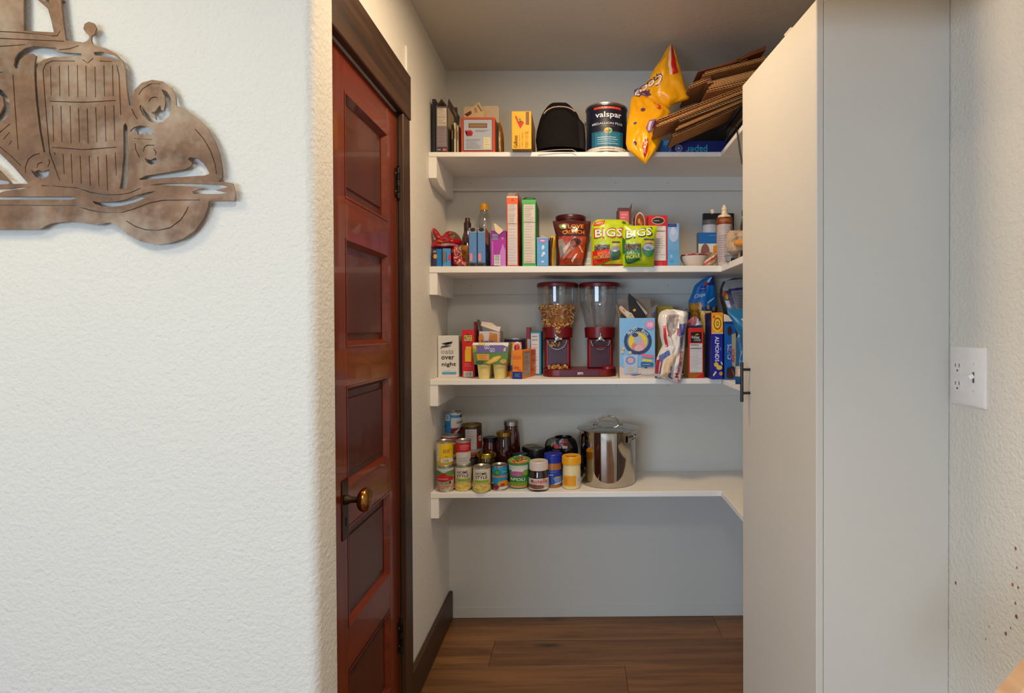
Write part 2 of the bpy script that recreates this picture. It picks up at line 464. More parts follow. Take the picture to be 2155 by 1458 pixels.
def sack_surface(rows, Yf, bulge, crease, seed, org, sag=0.0, pinch_top=True, pinch_bot=True, tilt=0.0):
    """a filled bag: the outline comes in (y, left, right) rows, the depth from a cushion profile with creases"""
    y0, y1 = rows[0][0], rows[-1][0]
    zt = px(rows[0][1], y0, Yf)[1]; zb_ = px(rows[0][1], y1, Yf)[1]
    def dep(u, v):
        e = (4 * u * (1 - u)) ** .55 if 0 < u < 1 else 0
        k = 1.0
        if pinch_top: k *= min(1, (v / .28)) ** .6 if v > 0 else 0
        if pinch_bot: k *= min(1, (1 - v) / .16) ** .5 if v < 1 else 0
        return bulge * e * k
    def cr(u, v):
        return crease * (noise.noise((u * 3.1 + seed, v * 4.3, seed * 1.7)) + .5 * noise.noise((u * 7 + seed, v * 9, seed)))
    def fn(u, v, o, back=False):
        y = y0 + (y1 - y0) * v; l, r = lerp_rows(rows, y)
        X, Z = px(l + (r - l) * u, y, Yf + tilt * v)
        d = dep(u, v); edge = min(1, 6 * u, 6 * (1 - u), 8 * v + .1, 8 * (1 - v) + .1)
        Yw = Yf + tilt * v + ((d * .8 - cr(u, v) * edge * .4) if back else (-d - cr(u, v) * edge - o))
        return (X - org[0], Yw - org[1], Z - org[2])
    Wp = abs(px(max(r[2] for r in rows), y0, Yf)[0] - px(min(r[1] for r in rows), y0, Yf)[0])
    return Surf(fn, Wp, zt - zb_, .007)

def sack(t, rows, Yf, col, bulge=.02, crease=.004, seed=1.0, mat=None, nu=22, nv=30, name='bag_body', items=(), pt=True, pb=True, tilt=0.0, org=None, colfn=None):
    org = org or t.location
    S = sack_surface(rows, Yf, bulge, crease, seed, org, pinch_top=pt, pinch_bot=pb, tilt=tilt)
    b = MB(); c = C(col)
    for back in (False, True):
        vs = [S.fn(i / nu, j / nv, 0, back) for j in range(nv + 1) for i in range(nu + 1)]
        fs = []; cl = []
        for j in range(nv):
            for i in range(nu):
                a = j * (nu + 1) + i; q = (a, a + nu + 1, a + nu + 2, a + 1)
                fs.append(q if not back else q[::-1]); cl.append(C(colfn((i + .5) / nu, (j + .5) / nv)) if colfn else c)
        b.add(vs, fs, cl)
    # close the rim
    def rim(k): return [S.fn(*k(q), 0, True) for q in range(2)]
    o = b.build(name, mat or M_GLOSS, t, angle=70)
    if items: art(t, S, items, base=.0012, step=.0003, mat=M_GLOSS if mat is None else None)
    return o

def plain(name, label, cat, mb, mat, group=None, kind=None, loc=None, angle=35):
    return tag(mb.build(name, mat, None, angle, loc), label, cat, group, kind)
WHITE = (1, 1, 1, 1)

# ================================================================== THE ROOM
XL, XR, YB, CEIL = -.612, .88, 2.548, 2.545
def sbox(name, mat, *bx, bev=0.0):
    b = MB()
    for q in bx: b.box(*q[:6], WHITE, bev)
    return struct(b.build(name, mat))
fl = sbox('floor', W_BACK, (-2.85, .95, -3.0, 2.60, -.05, -.012))
_pl = {}
def plank(x0, x1, y0, y1):
    k = (round(x1 - x0, 3), round(y1 - y0, 3))
    if k not in _pl:
        b = MB(); b.box(-k[0] / 2 + .0005, k[0] / 2 - .0005, -k[1] / 2 + .0005, k[1] / 2 - .0005, -.012, 0, WHITE, .0012)
        o = b.build('plank', WD_FLOOR, fl); _pl[k] = o
    else:
        o = _pl[k].copy(); COL.objects.link(o); o.parent = fl
    o.location = ((x0 + x1) / 2, (y0 + y1) / 2, random.uniform(-.0004, 0))
y = YB; r = 0; seams = [.62, -.37, .177, -.1, .45, -.3, .2]
while y > -1.2:
    y0 = y - .186; lo = -.66 if y0 > 1.15 else -2.8
    x = seams[r % 7] if r < 7 else random.uniform(-.4, .5)
    while x > lo: x -= 1.22
    while x < .88:
        a, b_ = max(x, lo), min(x + 1.22, .88)
        if b_ - a > .03: plank(a, b_, y0, y)
        x += 1.22
    y = y0; r += 1
sbox('ceiling', W_CEIL, (-2.85, .98, -3.0, 2.64, CEIL, CEIL + .06))
sbox('wall_back', W_BACK, (-.72, .98, YB, YB + .06, -.012, CEIL))
sbox('baseboard_back', W_BACK, (XL, XR, YB - .004, YB, 0, .050), bev=.0015)
sbox('wall_left', W_HALL, (-.72, XL, 1.862, YB, -.012, CEIL), (-.72, XL, 1.278, 1.862, 2.084, CEIL), (-.72, XL, 1.278, 1.330, -.012, 2.084))
# wall beside the door opening, with a rounded corner
b = MB(); R = .022; n = 8
prof = [(-2.85, 1.183)] + [(-.57 - R + R * math.sin(i / n * PI / 2), 1.183 + R - R * math.cos(i / n * PI / 2)) for i in range(n + 1)] + [(-.57, 1.277), (-2.85, 1.277)]
vs = [(p[0], p[1], z) for z in (-.012, CEIL) for p in prof]; k = len(prof)
b.add(vs, [(i, (i + 1) % k, (i + 1) % k + k, i + k) for i in range(k)] + [tuple(range(k))[::-1], tuple(range(k, 2 * k))], WHITE)
struct(b.build('wall_front', W_TEX, angle=50))
sbox('wall_far_left', W_TEX, (-2.91, -2.85, -3.0, 1.277, -.012, CEIL))
sbox('added_shade_block', W_CEIL, (.12, XR, .25, 1.05, 2.02, CEIL))      # unseen block, added to shade the upper cabinet side and right-hand shelves
wr = sbox('wall_right', W_TEX, (XR, XR + .1, -3.0, YB + .06, -.012, CEIL))
b = MB()
for (sx, sy, s) in ((2146, 1154, 3), (2149, 1194, 2.2), (2140, 1230, 3.4), (2152, 1236, 2.4), (2146, 1269, 2.4), (2148, 1297, 3.6), (2126, 1333, 3), (2136, 1321, 1.8), (2018, 1226, 2.6), (2090, 1318, 1.4), (2083, 1344, 1.6)):
    Y = XR * F / (sx - 1219); z = px(sx, sy, Y)[1]; q = s * Y / F; P = []
    for i in range(9):
        a = 2 * PI * i / 9; P.append((XR - .0006, Y + q * math.cos(a) * random.uniform(.8, 1.2), z + q * 1.3 * math.sin(a) * random.uniform(.8, 1.3)))
    b.poly(P, C(random.choice(['#8a5630', '#9a6a3c', '#7a4a35'])))
b.build('splatter_stain', M_INK, wr)
sbox('baseboard_left', WD_DARKH, (XL, XL + .018, 1.936, YB - .005, 0, .131), bev=.004)
sbox('trim_1', WD_DARKH, (XL, XL + .024, 1.282, 1.934, 2.080, 2.235), bev=.003)
sbox('trim_2', WD_DARKV, (XL, XL + .020, 1.858, 1.931, 0, 2.080), bev=.003)
sbox('trim_3', WD_DARKV, (XL, XL + .020, 1.282, 1.330, 0, 2.080), bev=.003)
sbox('trim_4', W_SHELF, (XL, XL + .010, 1.93, 1.945, 2.238, 2.345), bev=.002)

# door with five lying panels
DX = -.616
door = struct(thing('door_1', 'red brown stained wooden door with five recessed lying panels', 'door', (DX, 1.6, 0)))
dl = lambda x0, x1, y0, y1, z0, z1: (x0 - DX, x1 - DX, y0 - 1.6, y1 - 1.6, z0, z1)
def dpart(name, mat, *bx, bev=.0015, parent=door):
    b = MB()
    for q in bx: b.box(*dl(*q), WHITE, bev)
    return b.build(name, mat, parent)
dpart('jamb', WD_DARKV, (-.70, XL, 1.8575, 1.862, 0, 2.083), (-.70, XL, 1.330, 1.3335, 0, 2.083), bev=0)
dpart('stile', WD_DOORV, (DX - .036, DX, 1.334, 1.450, .008, 2.078))
dpart('stile', WD_DOORV, (DX - .036, DX, 1.772, 1.8565, .008, 2.078))
RZ = [(2.078, 1.977), (1.697, 1.590), (1.302, 1.197), (.928, .825), (.554, .443), (.181, .008)]
for (a, c) in RZ: dpart('rail', WD_DOORH, (DX - .036, DX - .0004, 1.450, 1.772, c, a))
for (a, c) in zip(RZ, RZ[1:]):
    z1, z0 = a[1], c[0]; b = MB()
    P = lambda i, x: [(x - DX, 1.45 + i - 1.6, z0 + i), (x - DX, 1.772 - i - 1.6, z0 + i), (x - DX, 1.772 - i - 1.6, z1 - i), (x - DX, 1.45 + i - 1.6, z1 - i)]
    rings = [P(0.0, DX - .016), P(.034, DX - .016), P(.037, DX - .0115)]
    for A, B in zip(rings, rings[1:]):
        for i in range(4): b.poly([A[i], A[(i + 1) % 4], B[(i + 1) % 4], B[i]], WHITE)
    b.poly(rings[-1], WHITE)
    b.build('panel', WD_PANEL, door)
    m = MB(); rr = [P(-.001, DX + .001), P(.004, DX + .001), P(.012, DX - .010), P(.016, DX - .0155)]
    for A, B in zip(rr, rr[1:]):
        for i in range(4): m.poly([A[i], A[(i + 1) % 4], B[(i + 1) % 4], B[i]], WHITE)
    m.build('moulding', WD_DOORH, door, angle=20)
# knob and plate
KZ, KY = .903, 1.432
b = MB(); b.box(*dl(DX, DX + .003, KY - .020, KY + .018, .800, .957), C('#4a3020'), .002)
pl_ = b.build('knob_plate', M_BRASS, door)
b = MB(); b.box(*dl(DX + .0031, DX + .0034, KY - .003, KY + .003, .834, .852), C('#080604')); b.lathe([(.0045, 0), (.0045, .0004), (0, .0004)], C('#080604'), 12, mat=Matrix.Translation((.0030, KY - 1.6, .853)) @ Matrix.Rotation(PI / 2, 4, 'Y'))
b.build('keyhole', M_IRON, pl_)
b = MB()
prof = [(.013, .003), (.012, .010), (.008, .016), (.0075, .034), (.011, .038)]
b.lathe(prof, C('#3a2a1c'), 24, mat=Matrix.Translation((0, KY - 1.6, KZ)) @ Matrix.Rotation(PI / 2, 4, 'Y'))
b.build('knob_neck', M_IRON, door)
b = MB(); prof = [(0.0, .0345)] + [(.031 * math.sin(a * PI / 14) ** .8, .053 - .0175 * math.cos(a * PI / 14)) for a in range(1, 14)] + [(0.0, .0707)]
b.lathe(prof, C('#9a6a34'), 32, sy=1.0, mat=Matrix.Translation((0, KY - 1.6, KZ)) @ Matrix.Rotation(PI / 2, 4, 'Y'))
b.build('knob', M_BRASS, door, angle=80)
for (z0, z1) in ((1.790, 1.895), (.250, .366)):
    b = MB(); zm = (z0 + z1) / 2
    b.box(*dl(DX, DX + .003, 1.834, 1.857, z0 + .006, z1 - .006), C('#2a221c'), .001)
    b.box(*dl(DX + .004, DX + .0065, 1.8575, 1.868, z0 + .006, z1 - .006), C('#33291f'), .001)
    hz = (z1 - z0) / 5
    for i in range(5): b.lathe([(.0062, z0 + i * hz + .001), (.0062, z0 + (i + 1) * hz - .001)], C('#241d18') if i % 2 else C('#372e26'), 12, c=(.006, 1.8575 - 1.6))
    for zz in (z0 - .006, z1 + .002): b.lathe([(.002, zz), (.005, zz + .002), (.002, zz + .005)], C('#2a221c'), 10, c=(.006, 1.8575 - 1.6))
    for zz in (zm - .03, zm + .03): b.lathe([(.004, 0), (.003, .001), (0, .0012)], C('#7a6a58'), 10, mat=Matrix.Translation((.003, 1.844 - 1.6, zz)) @ Matrix.Rotation(PI / 2, 4, 'Y'))
    b.build('hinge', M_IRON, door)

# the four wall-to-wall shelves
TH = [.019, .026, .022, .022]; CL = [.105, .089, .086, .083]; LG = [.064, .070, .083, 0]
SN = ['topmost white painted pantry shelf holding paint can and cardboard', 'second white pantry shelf from the top holding cereal boxes and seed pouches',
      'third white pantry shelf from the top holding the twin cereal dispenser', 'lowest white pantry shelf holding canned food and the steel pot']
SHELF = []
for i in range(4):
    z = ST[i]; t = thing('pantry_shelf', SN[i], 'shelf', (XL, YB, z), group='white pantry shelves')
    def sp(name, *bx, bev=.0015, mat=W_SHELF):
        b = MB()
        for q in bx: b.box(q[0] - XL, q[1] - XL, q[2] - YB, q[3] - YB, q[4] - z, q[5] - z, WHITE, bev)
        return b.build(name, mat, t)
    sp('shelf_board', (XL + .001, XR - .001, 2.233, YB - .001, z - TH[i], z))
    sp('return_board', (.580, XR - .001, 1.765, 2.2325, z - TH[i], z))
    u = z - TH[i]
    b = MB(); a, c = XL + .001 - XL, .034; f, g = 2.236 - YB, -.019
    if i == 0: P = [(f, -TH[i]), (f, -TH[i] - .085), (f + .05, -TH[i] - CL[i]), (g, -TH[i] - CL[i]), (g, -TH[i])]
    else: P = [(f, -TH[i]), (f, -TH[i] - CL[i]), (g, -TH[i] - CL[i]), (g, -TH[i])]
    m = len(P); b.add([(x, p[0], p[1]) for x in (a, c) for p in P], [tuple(range(m)), tuple(range(m, 2 * m))[::-1]] + [(j, j + m, (j + 1) % m + m, (j + 1) % m) for j in range(m)], WHITE)
    b.build('side_cleat', W_SHELF, t)
    if LG[i]: sp('back_ledger', (XL + .001, XR - .001, YB - .0185, YB - .001, u - LG[i], u), mat=W_BACK)
    sp('right_cleat', (XR - .034, XR - .001, 1.77, YB - .02, u - .06, u))
    if LG[i]:
        for xx in (-.50, .17, .41):
            b = MB(); b.lathe([(.0022, 0), (.0018, .0006), (0, .0007)], C('#6a6862'), 8, mat=Matrix.Translation((xx - XL, -.0186, u - z - LG[i] * .45)) @ Matrix.Rotation(PI / 2, 4, 'X'))
            b.build('nail_head', M_IRON, t)

# tall cabinet whose door stands ajar
cab = thing('tall_cabinet', 'tall white painted cabinet with its narrow door slightly ajar', 'cabinet', (.72, 1.52, 0))
def cp(name, *bx, parent=cab, bev=.0015):
    b = MB()
    for q in bx: b.box(q[0] - .72, q[1] - .72, q[2] - 1.52, q[3] - 1.52, q[4], q[5], WHITE, bev)
    return b.build(name, W_CAB, parent)
cp('side_panel', (.5802, XR - .001, 1.290, 1.308, 0, 2.40))
cp('side_panel', (.5802, XR - .001, 1.742, 1.760, 0, 2.124))
cp('top_panel', (.5802, XR - .001, 1.308, 1.742, 2.106, 2.124))
cp('bottom_panel', (.5802, XR - .001, 1.308, 1.742, .08, .098))
b = MB(); b.box(0, .018, 0, .462, .006, 2.124, WHITE, .002)
dr = b.build('door', W_CAB, cab); dr.location = (.562 - .72, 1.290 - 1.52, 0); dr.rotation_euler = (0, 0, math.atan2(.0375, .46))
dr['label'] = 'flat white cabinet door with a black bar pull'
b = MB(); hy = .402
b.tube([(-.026, hy, 1.120), (-.026, hy, 1.243)], .0050, C('#16161a'), 14)
for zz in (1.147, 1.220): b.tube([(.0, hy, zz), (-.026, hy, zz)], .0042, C('#1a1512'), 12)
hb = b.build('handle', M_PLASTIC, dr); hb['label'] = 'black bar pull'
b = MB(); b.box(.0005, .016, .135, .172, 2.1242, 2.1325, C('#f0dfc8'), .003); b.build('door_bumper', M_PLASTIC, dr)

# switch plate with one outlet and one toggle
Yc_, Zc_ = 1.227, 1.237
t = thing('switch_plate', 'white two-gang wall plate with outlet and toggle switch', 'light switch', (XR, Yc_, Zc_))
pw, ph = .0560, .0665
def onwall(mb, y0, y1, z0, z1, x0, x1, col, bev=0): return mb.box(-x1, -x0, y0, y1, z0, z1, col, bev)
b = MB(); c = C('#e9e4e0')
fr = [(0.0, pw, ph), (.0025, pw, ph), (.0062, pw - .006, ph - .006)]
vs = []
for (x, a, d) in fr: vs += [(-x, -a, -d), (-x, a, -d), (-x, a, d), (-x, -a, d)]
b.add(vs, [(i + 4 * k, i + 4 * k + 4, (i + 1) % 4 + 4 * k + 4, (i + 1) % 4 + 4 * k) for k in (0, 1) for i in range(4)] + [(8, 11, 10, 9), (0, 1, 2, 3)], c)
b.build('cover_plate', M_PLASTIC, t)
for dz in (.0205, -.0205):
    b = MB()
    b.lathe([(.0172, 0), (.0168, .0014), (0, .0014)], C('#e4dedb'), 24, sy=.82, mat=Matrix.Translation((-.0060, .026, dz)) @ Matrix.Rotation(-PI / 2, 4, 'Y'))
    o = b.build('outlet_face', M_PLASTIC, t)
    b = MB()
    for dy in (-.0062, .0062): b.box(-.00785, -.0074, .026 + dy - .0009, .026 + dy + .0009, dz - .001, dz + .0075, C('#4a4642'))
    b.lathe([(.0024, 0), (.0024, .0004), (0, .0004)], C('#3a3632'), 10, mat=Matrix.Translation((-.0075, .026, dz - .0085)) @ Matrix.Rotation(-PI / 2, 4, 'Y'))
    b.build('slot', M_PLASTIC, o)
b = MB(); onwall(b, -.0265, -.0215 + .0005, -.012, .012, .0060, .0066, C('#57504a'))
b.build('toggle_slot', M_PLASTIC, t)
b = MB(); b.box(-.011, .0, -.004, .004, -.0045, .0045, C('#f4f2f0'), .0012, mat=Matrix.Translation((-.0075, -.024, .004)) @ Matrix.Rotation(math.radians(-28), 4, 'Y'))
b.build('toggle', M_PLASTIC, t)
for dz in (-.030, .030):
    b = MB(); b.lathe([(.0032, 0), (.0026, .0008), (0, .001)], C('#d8d2cc'), 12, mat=Matrix.Translation((-.0060, -.024, dz)) @ Matrix.Rotation(-PI / 2, 4, 'Y')); b.build('screw', M_PLASTIC, t)

# pale handrail in the lower right corner
A = Vector((px(2040, 1520, .86)[0], .86, px(2040, 1520, .86)[1])); B_ = Vector((px(2155, 1385, .86)[0], .86, px(2155, 1385, .86)[1]))
d = (B_ - A).normalized(); s_end = (XR - .002 - A.x) / d.x; E_ = A + d * s_end; A = A - d * .1
Lh = (E_ - A).length; ang = math.atan2(d.z, d.x)
t = thing('handrail', 'pale wooden sloping rail in the lower right corner', 'rail', A)
mt = Matrix.Rotation(-ang, 4, 'Y')
b = MB(); b.box(0, Lh - .02, -.04, 0, -.066, -.002, WHITE, .006, mat=mt); b.box(0, Lh - .02, -.038, -.002, -.002, .006, WHITE, .003, mat=mt); b.build('rail_body', WD_PALE, t)
b = MB(); b.box(.02, Lh - .06, -.034, -.006, -.085, -.066, C('#17171a'), .003, mat=mt); b.build('underside_strip', M_IRON, t)

# ------------------------------------------------------------------ cut-out steel car on the wall
K = 2.7; YA = 1.183 - .014
def cpt(p): X, Z = px(p[0] / K, p[1] / K, YA); return (X, Z)
OUT = [(345, -40), (360, 110), (378, 232), (420, 236), (478, 243), (500, 233), (509, 222), (511, 207), (492, 190), (477, 165), (484, 138), (508, 125), (536, 134), (550, 162), (542, 193), (523, 208), (521, 228), (530, 256), (600, 275), (660, 305), (698, 345), (716, 395), (720, 480), (730, 560), (738, 600), (752, 606), (757, 585), (756, 560), (768, 512), (808, 472), (868, 455), (930, 465), (975, 500), (1000, 545), (1004, 600), (1060, 625), (1120, 670), (1180, 730), (1225, 810), (1250, 880), (1264, 955), (1265, 1008), (1243, 1033), (1300, 1038), (1325, 1043), (1340, 1100), (1334, 1141), (1190, 1143), (1183, 1180), (1160, 1240), (1110, 1310), (1040, 1358), (960, 1384), (880, 1390), (800, 1372), (730, 1335), (670, 1285), (632, 1265), (605, 1266), (560, 1280), (510, 1273), (450, 1263), (380, 1259), (300, 1268), (265, 1281), (235, 1301), (215, 1304), (-640, 1304), (-690, 1350), (-790, 1388), (-900, 1398), (-1010, 1380), (-1100, 1320), (-1150, 1220), (-1300, 1180), (-1345, 1040), (-1330, 800), (-1260, 560), (-1130, 380), (-1110, -60), (-1060, -240), (-900, -320), (-300, -345), (150, -320), (290, -230)]
HO = [
 [(140, -240), (138, 0), (140, 176), (230, 182), (310, 186), (296, 120), (276, 52), (214, -2), (180, -100), (180, -240)],
 [(236, -4), (288, -24), (282, 22)],
 [(82, 372), (88, 335), (110, 302), (150, 274), (200, 263), (250, 268), (318, 272), (328, 280), (302, 284), (330, 297), (400, 302), (466, 306), (466, 321), (400, 322), (310, 325), (250, 340), (224, 364), (212, 390), (214, 480), (224, 600), (240, 740), (262, 868), (251, 864), (228, 740), (207, 560), (199, 430), (200, 362), (209, 320), (190, 306), (150, 313), (118, 341), (104, 392), (92, 392)],
 [(536, 297), (590, 297), (650, 315), (678, 340), (684, 353), (650, 336), (590, 320), (540, 316)],
 [(920, 508), (950, 520), (975, 560), (980, 610), (965, 660), (930, 692), (890, 703), (850, 690), (815, 655), (795, 612), (800, 598), (812, 605), (832, 637), (865, 668), (890, 681), (884, 660), (862, 641), (885, 634), (905, 606), (915, 600), (919, 627), (934, 630), (941, 590), (938, 550)],
 [(741, 745), (760, 726), (800, 713), (845, 722), (873, 748), (877, 766), (850, 765), (830, 750), (826, 771), (786, 765), (781, 743), (756, 755)],
 [(824, 896), (835, 904), (860, 910), (884, 897), (894, 902), (884, 930), (862, 938), (838, 925)],
 [(704, 716), (716, 700), (727, 720), (734, 850), (731, 1000), (722, 1072), (683, 1075), (695, 1000), (706, 880), (704, 790)],
 [(792, 1018), (830, 1000), (960, 980), (1058, 962), (1090, 942), (1094, 925), (1070, 905), (1082, 894), (1120, 900), (1160, 930), (1185, 970), (1193, 988), (1165, 998), (1060, 1005), (900, 1015), (800, 1024)],
 [(848, 1053), (930, 1043), (1050, 1042), (1180, 1046), (1240, 1047), (1296, 1061), (1284, 1068), (1226, 1081), (1297, 1098), (1240, 1103), (1102, 1103), (1096, 1090), (1125, 1079), (1158, 1072), (1120, 1064), (1040, 1057), (930, 1053)],
 [(527, 1141), (560, 1150), (650, 1148), (720, 1134), (790, 1106), (850, 1091), (888, 1086), (850, 1105), (802, 1120), (828, 1126), (770, 1150), (700, 1169), (640, 1177), (580, 1171), (542, 1158)],
 [(-560, 1118), (410, 1118), (438, 1129), (410, 1135), (-560, 1135)],
 [(-420, 1085), (0, 1075), (120, 1066), (183, 1063), (120, 1076), (30, 1086), (0, 1098), (-300, 1100)],
 [(-90, 800), (0, 868), (80, 948), (163, 1044), (74, 1046), (0, 968), (-90, 900)],
 [(-90, 985), (0, 1022), (52, 1032), (56, 1046), (-90, 1054)],
 [(-30, 510), (0, 506), (30, 522), (58, 570), (62, 620), (40, 672), (0, 703), (-40, 712), (-40, 690), (8, 640), (26, 600), (22, 556), (-6, 530)],
 [(180, 967), (200, 976), (225, 966), (250, 976), (288, 962), (278, 1000), (240, 1021), (202, 1004)],
 [(-160, -240), (-160, 170), (-560, 160), (-600, -60), (-560, -240)],
 [(-640, -240), (-680, -60), (-650, 155), (-980, 150), (-1000, -60), (-960, -200), (-880, -250)],
 [(-700, 1290), (-780, 1345), (-900, 1360), (-1010, 1335), (-1080, 1270), (-1060, 1260), (-990, 1310), (-900, 1330), (-800, 1315), (-725, 1270)],
]
SL = []
for x, a, b2 in zip((291, 341, 392, 443, 492, 543, 594, 643), (380, 374, 372, 372, 376, 380, 374, 372), (544, 549, 551, 554, 552, 556, 549, 547)): SL.append([(x, a), (x + 4, b2)])
for x, a, b2 in zip((303, 350, 402, 450, 499, 548, 600, 650), (602, 602, 602, 614, 618, 610, 602, 600), (808, 810, 815, 812, 816, 810, 806, 800)): SL.append([(x, a), (x + 6, b2)])
for x, a, b2 in zip((312, 362, 408, 459, 510, 560, 608, 658), (866, 876, 874, 886, 886, 890, 880, 868), (882, 992, 1044, 1044, 1057, 1060, 1084, 998)): SL.append([(x, a), (x + 7, b2)])
SL += [[(288, 577), (480, 583), (660, 573)], [(298, 838), (480, 852), (664, 838)],
 [(430, 349), (300, 349), (264, 366), (249, 400), (257, 520), (271, 700), (286, 868), (344, 1027)], [(570, 349), (640, 353), (668, 375), (680, 430), (690, 655)],
 [(-110, 178), (0, 181), (120, 187), (290, 207), (330, 205), (345, 180)], [(-500, 219), (0, 220), (370, 237)], [(-500, 270), (0, 266), (148, 256)],
 [(338, 285), (400, 279), (452, 261)], [(78, 425), (92, 640), (108, 850)], [(240, 1055), (440, 1068), (520, 1094), (600, 1108), (680, 1108), (740, 1098), (803, 1070)],
 [(-560, 1167), (0, 1167), (430, 1169), (520, 1196), (600, 1209), (690, 1210), (760, 1190), (850, 1155), (930, 1139), (1140, 1137)],
 [(720, 1255), (770, 1286), (830, 1306), (900, 1310), (970, 1295), (1030, 1250), (1060, 1205), (1072, 1176)],
 [(1112, 735), (1160, 790), (1200, 860), (1224, 930), (1234, 990)], [(790, 540), (815, 505), (860, 479), (915, 479)], [(848, 580), (860, 560), (880, 553), (900, 558)],
 [(752, 618), (765, 650), (786, 680)], [(770, 815), (775, 850), (795, 895)], [(818, 862), (824, 838), (840, 826), (880, 826)], [(876, 846), (890, 866), (886, 884)],
 [(150, 985), (149, 950), (165, 906), (195, 883), (230, 873)], [(214, 955), (220, 932), (246, 922)], [(282, 905), (286, 925), (276, 950)], [(-60, 800), (0, 757), (60, 706)], [(22, 795), (60, 752)], [(55, 825), (71, 800)],
 [(0, 833), (64, 884), (123, 942)], [(766, 787), (810, 793), (866, 795)], [(472, 340), (502, 361), (534, 332)], [(-40, 412), (18, 412)],
 [(-660, 300), (-700, 700), (-640, 1040)], [(-1240, 620), (-1180, 900), (-1220, 1120)], [(-640, 300), (-380, 310), (-330, 700), (-400, 1000)]]
def ribbon(P, wd):
    P = [Vector((p[0], p[1])) for p in P]; L_ = []; R_ = []
    for i, p in enumerate(P):
        t_ = (P[min(i + 1, len(P) - 1)] - P[max(i - 1, 0)]).normalized(); n_ = Vector((-t_.y, t_.x)) * wd * (1.0 if 0 < i < len(P) - 1 else .8)
        L_.append(p + n_); R_.append(p - n_)
    return [(q.x, q.y) for q in L_ + R_[::-1]]
cu = bpy.data.curves.new('wall_art', 'CURVE'); cu.dimensions = '2D'; cu.fill_mode = 'BOTH'; cu.extrude = .0016
for P in [OUT] + HO + [ribbon(s_, 2.6) for s_ in SL]:
    s_ = cu.splines.new('POLY'); Q = [cpt(p) for p in P]; s_.points.add(len(Q) - 1); s_.use_cyclic_u = True
    for i, q in enumerate(Q): s_.points[i].co = (q[0] + .95, q[1] - 1.6, 0, 1)
tmp = bpy.data.objects.new('wall_art', cu); me = bpy.data.meshes.new_from_object(tmp); bpy.data.objects.remove(tmp); bpy.data.curves.remove(cu)
me.transform(Matrix.Rotation(PI / 2, 4, 'X')); me.materials.clear(); me.materials.append(M_RUST)
t = thing('wall_art', 'brown rusted sheet steel cut-out of a vintage car on the white wall', 'wall art', (-.95, YA, 1.6))
o = bpy.data.objects.new('cutout_sheet', me); COL.objects.link(o); o.parent = t
for p in ((1178, 1006), (-1290, 1100), (330, -10), (-1000, -180)):
    b = MB(); X, Z = cpt(p); b.tube([(X + .95, .0018, Z - 1.6), (X + .95, .0138, Z - 1.6)], .003, C('#8a8078'), 8)
    b.build('standoff', M_IRON, t)

# ================================================================== TOP SHELF
def cv(x0, y0, s): return (lambda a: x0 + a / s), (lambda a: y0 + a / s)
def rows_of(c, rows): fx, fy = c; return [(fy(a), fx(l), fx(r)) for a, l, r in rows]
def at(t, pts):     # photo points (x, y, depth) in the space of thing t
    out = []
    for x, y, Y in pts:
        X, Z = px(x, y, Y); out.append(t.matrix_basis.inverted() @ Vector((X, Y, Z)))
    return out

t = carton('book_box', 'black box squeezed against the left wall on the top shelf', 909.6, 917.2, 208, 0, 2.255, .21, '#17161a', [('r', .1, .03, .9, .05, '#3a3a40')], side='#1d1c20')
t = carton('meal_kit_box', 'open grey box with nutrition panel beside the left wall on top shelf', 917.9, 942.3, 223.4, 0, 2.25, .205, '#5b5566',
    [('n', .10, .04, .90, .42, 9, '#cfc2ae', '#6f6458'), ('n', .08, .42, .90, .86, 14, '#8d7c80', '#6b5d62'), ('r', .1, .88, .92, .99, '#2c2c3a'), ('r', .55, .90, .88, .95, '#d85a4a'), ('r', .12, .91, .4, .94, '#8f90a8')],
    side='#3a2a20', sitems=[('r', .02, .0, .55, .45, '#a58c62'), ('r', .55, .0, .98, .6, '#2a1f18'), ('r', .0, .45, .4, 1, '#4a4424'), ('r', .6, .1, .75, .5, '#4a2018')], top=False)
W_, Hh, D_ = t['w'], t['h'], t['d']
flap(t, [(W_ / 2, 0, Hh), (W_ / 2, D_, Hh), (W_ / 2 + .004, D_, Hh + .036), (W_ / 2 + .004, 0, Hh + .030)], .0016, ('#241a16', '#241a16'))
art(t, Surf(lambda u, v, o: (W_ / 2 + .005 + o, u * D_, Hh + .033 * (1 - v)), D_, .033), [('r', .02, .1, .98, .3, '#5a2018'), ('t', 'DINNER', .5, .6, .4, '#c8b89a')], 'flap_label')
flap(t, [(-W_ / 2, D_ - .002, Hh), (W_ / 2, D_ - .002, Hh), (W_ / 2 - .01, D_ + .02, Hh + .085), (-W_ / 2 + .002, D_ + .02, Hh + .085)], .0016, ('#5a3a2a', '#6a4a38'))
flap(t, [(-W_ / 2, 0, Hh), (-W_ / 2, D_, Hh), (-W_ / 2 + .022, D_, Hh + .05), (-W_ / 2 + .022, 0, Hh + .03)], .0016, ('#6a4a38', '#4a2e24'))
for i, (xa, yt, cl, lb) in enumerate(((950.0, 262, '#1b1a18', 'black seed packet standing edge-on beside the grey meal box'), (955.5, 258, '#d7c8ac', 'cream paper packet standing between black packet and orange tin'), (961.5, 264, '#c9a98c', 'tan paper packet standing against the orange tin'))):
    t = carton('paper_packet', lb, xa, xa + 3.4, yt, 0, 2.262 + .004 * i, .085, cl, [('r', .2, .2, .8, .5, '#8a6a4a')], side='#bda88a' if i else '#2a241e', cat='packet', rz=math.radians(-3 - 2 * i), group='paper packets on the top shelf', bev=.0006)
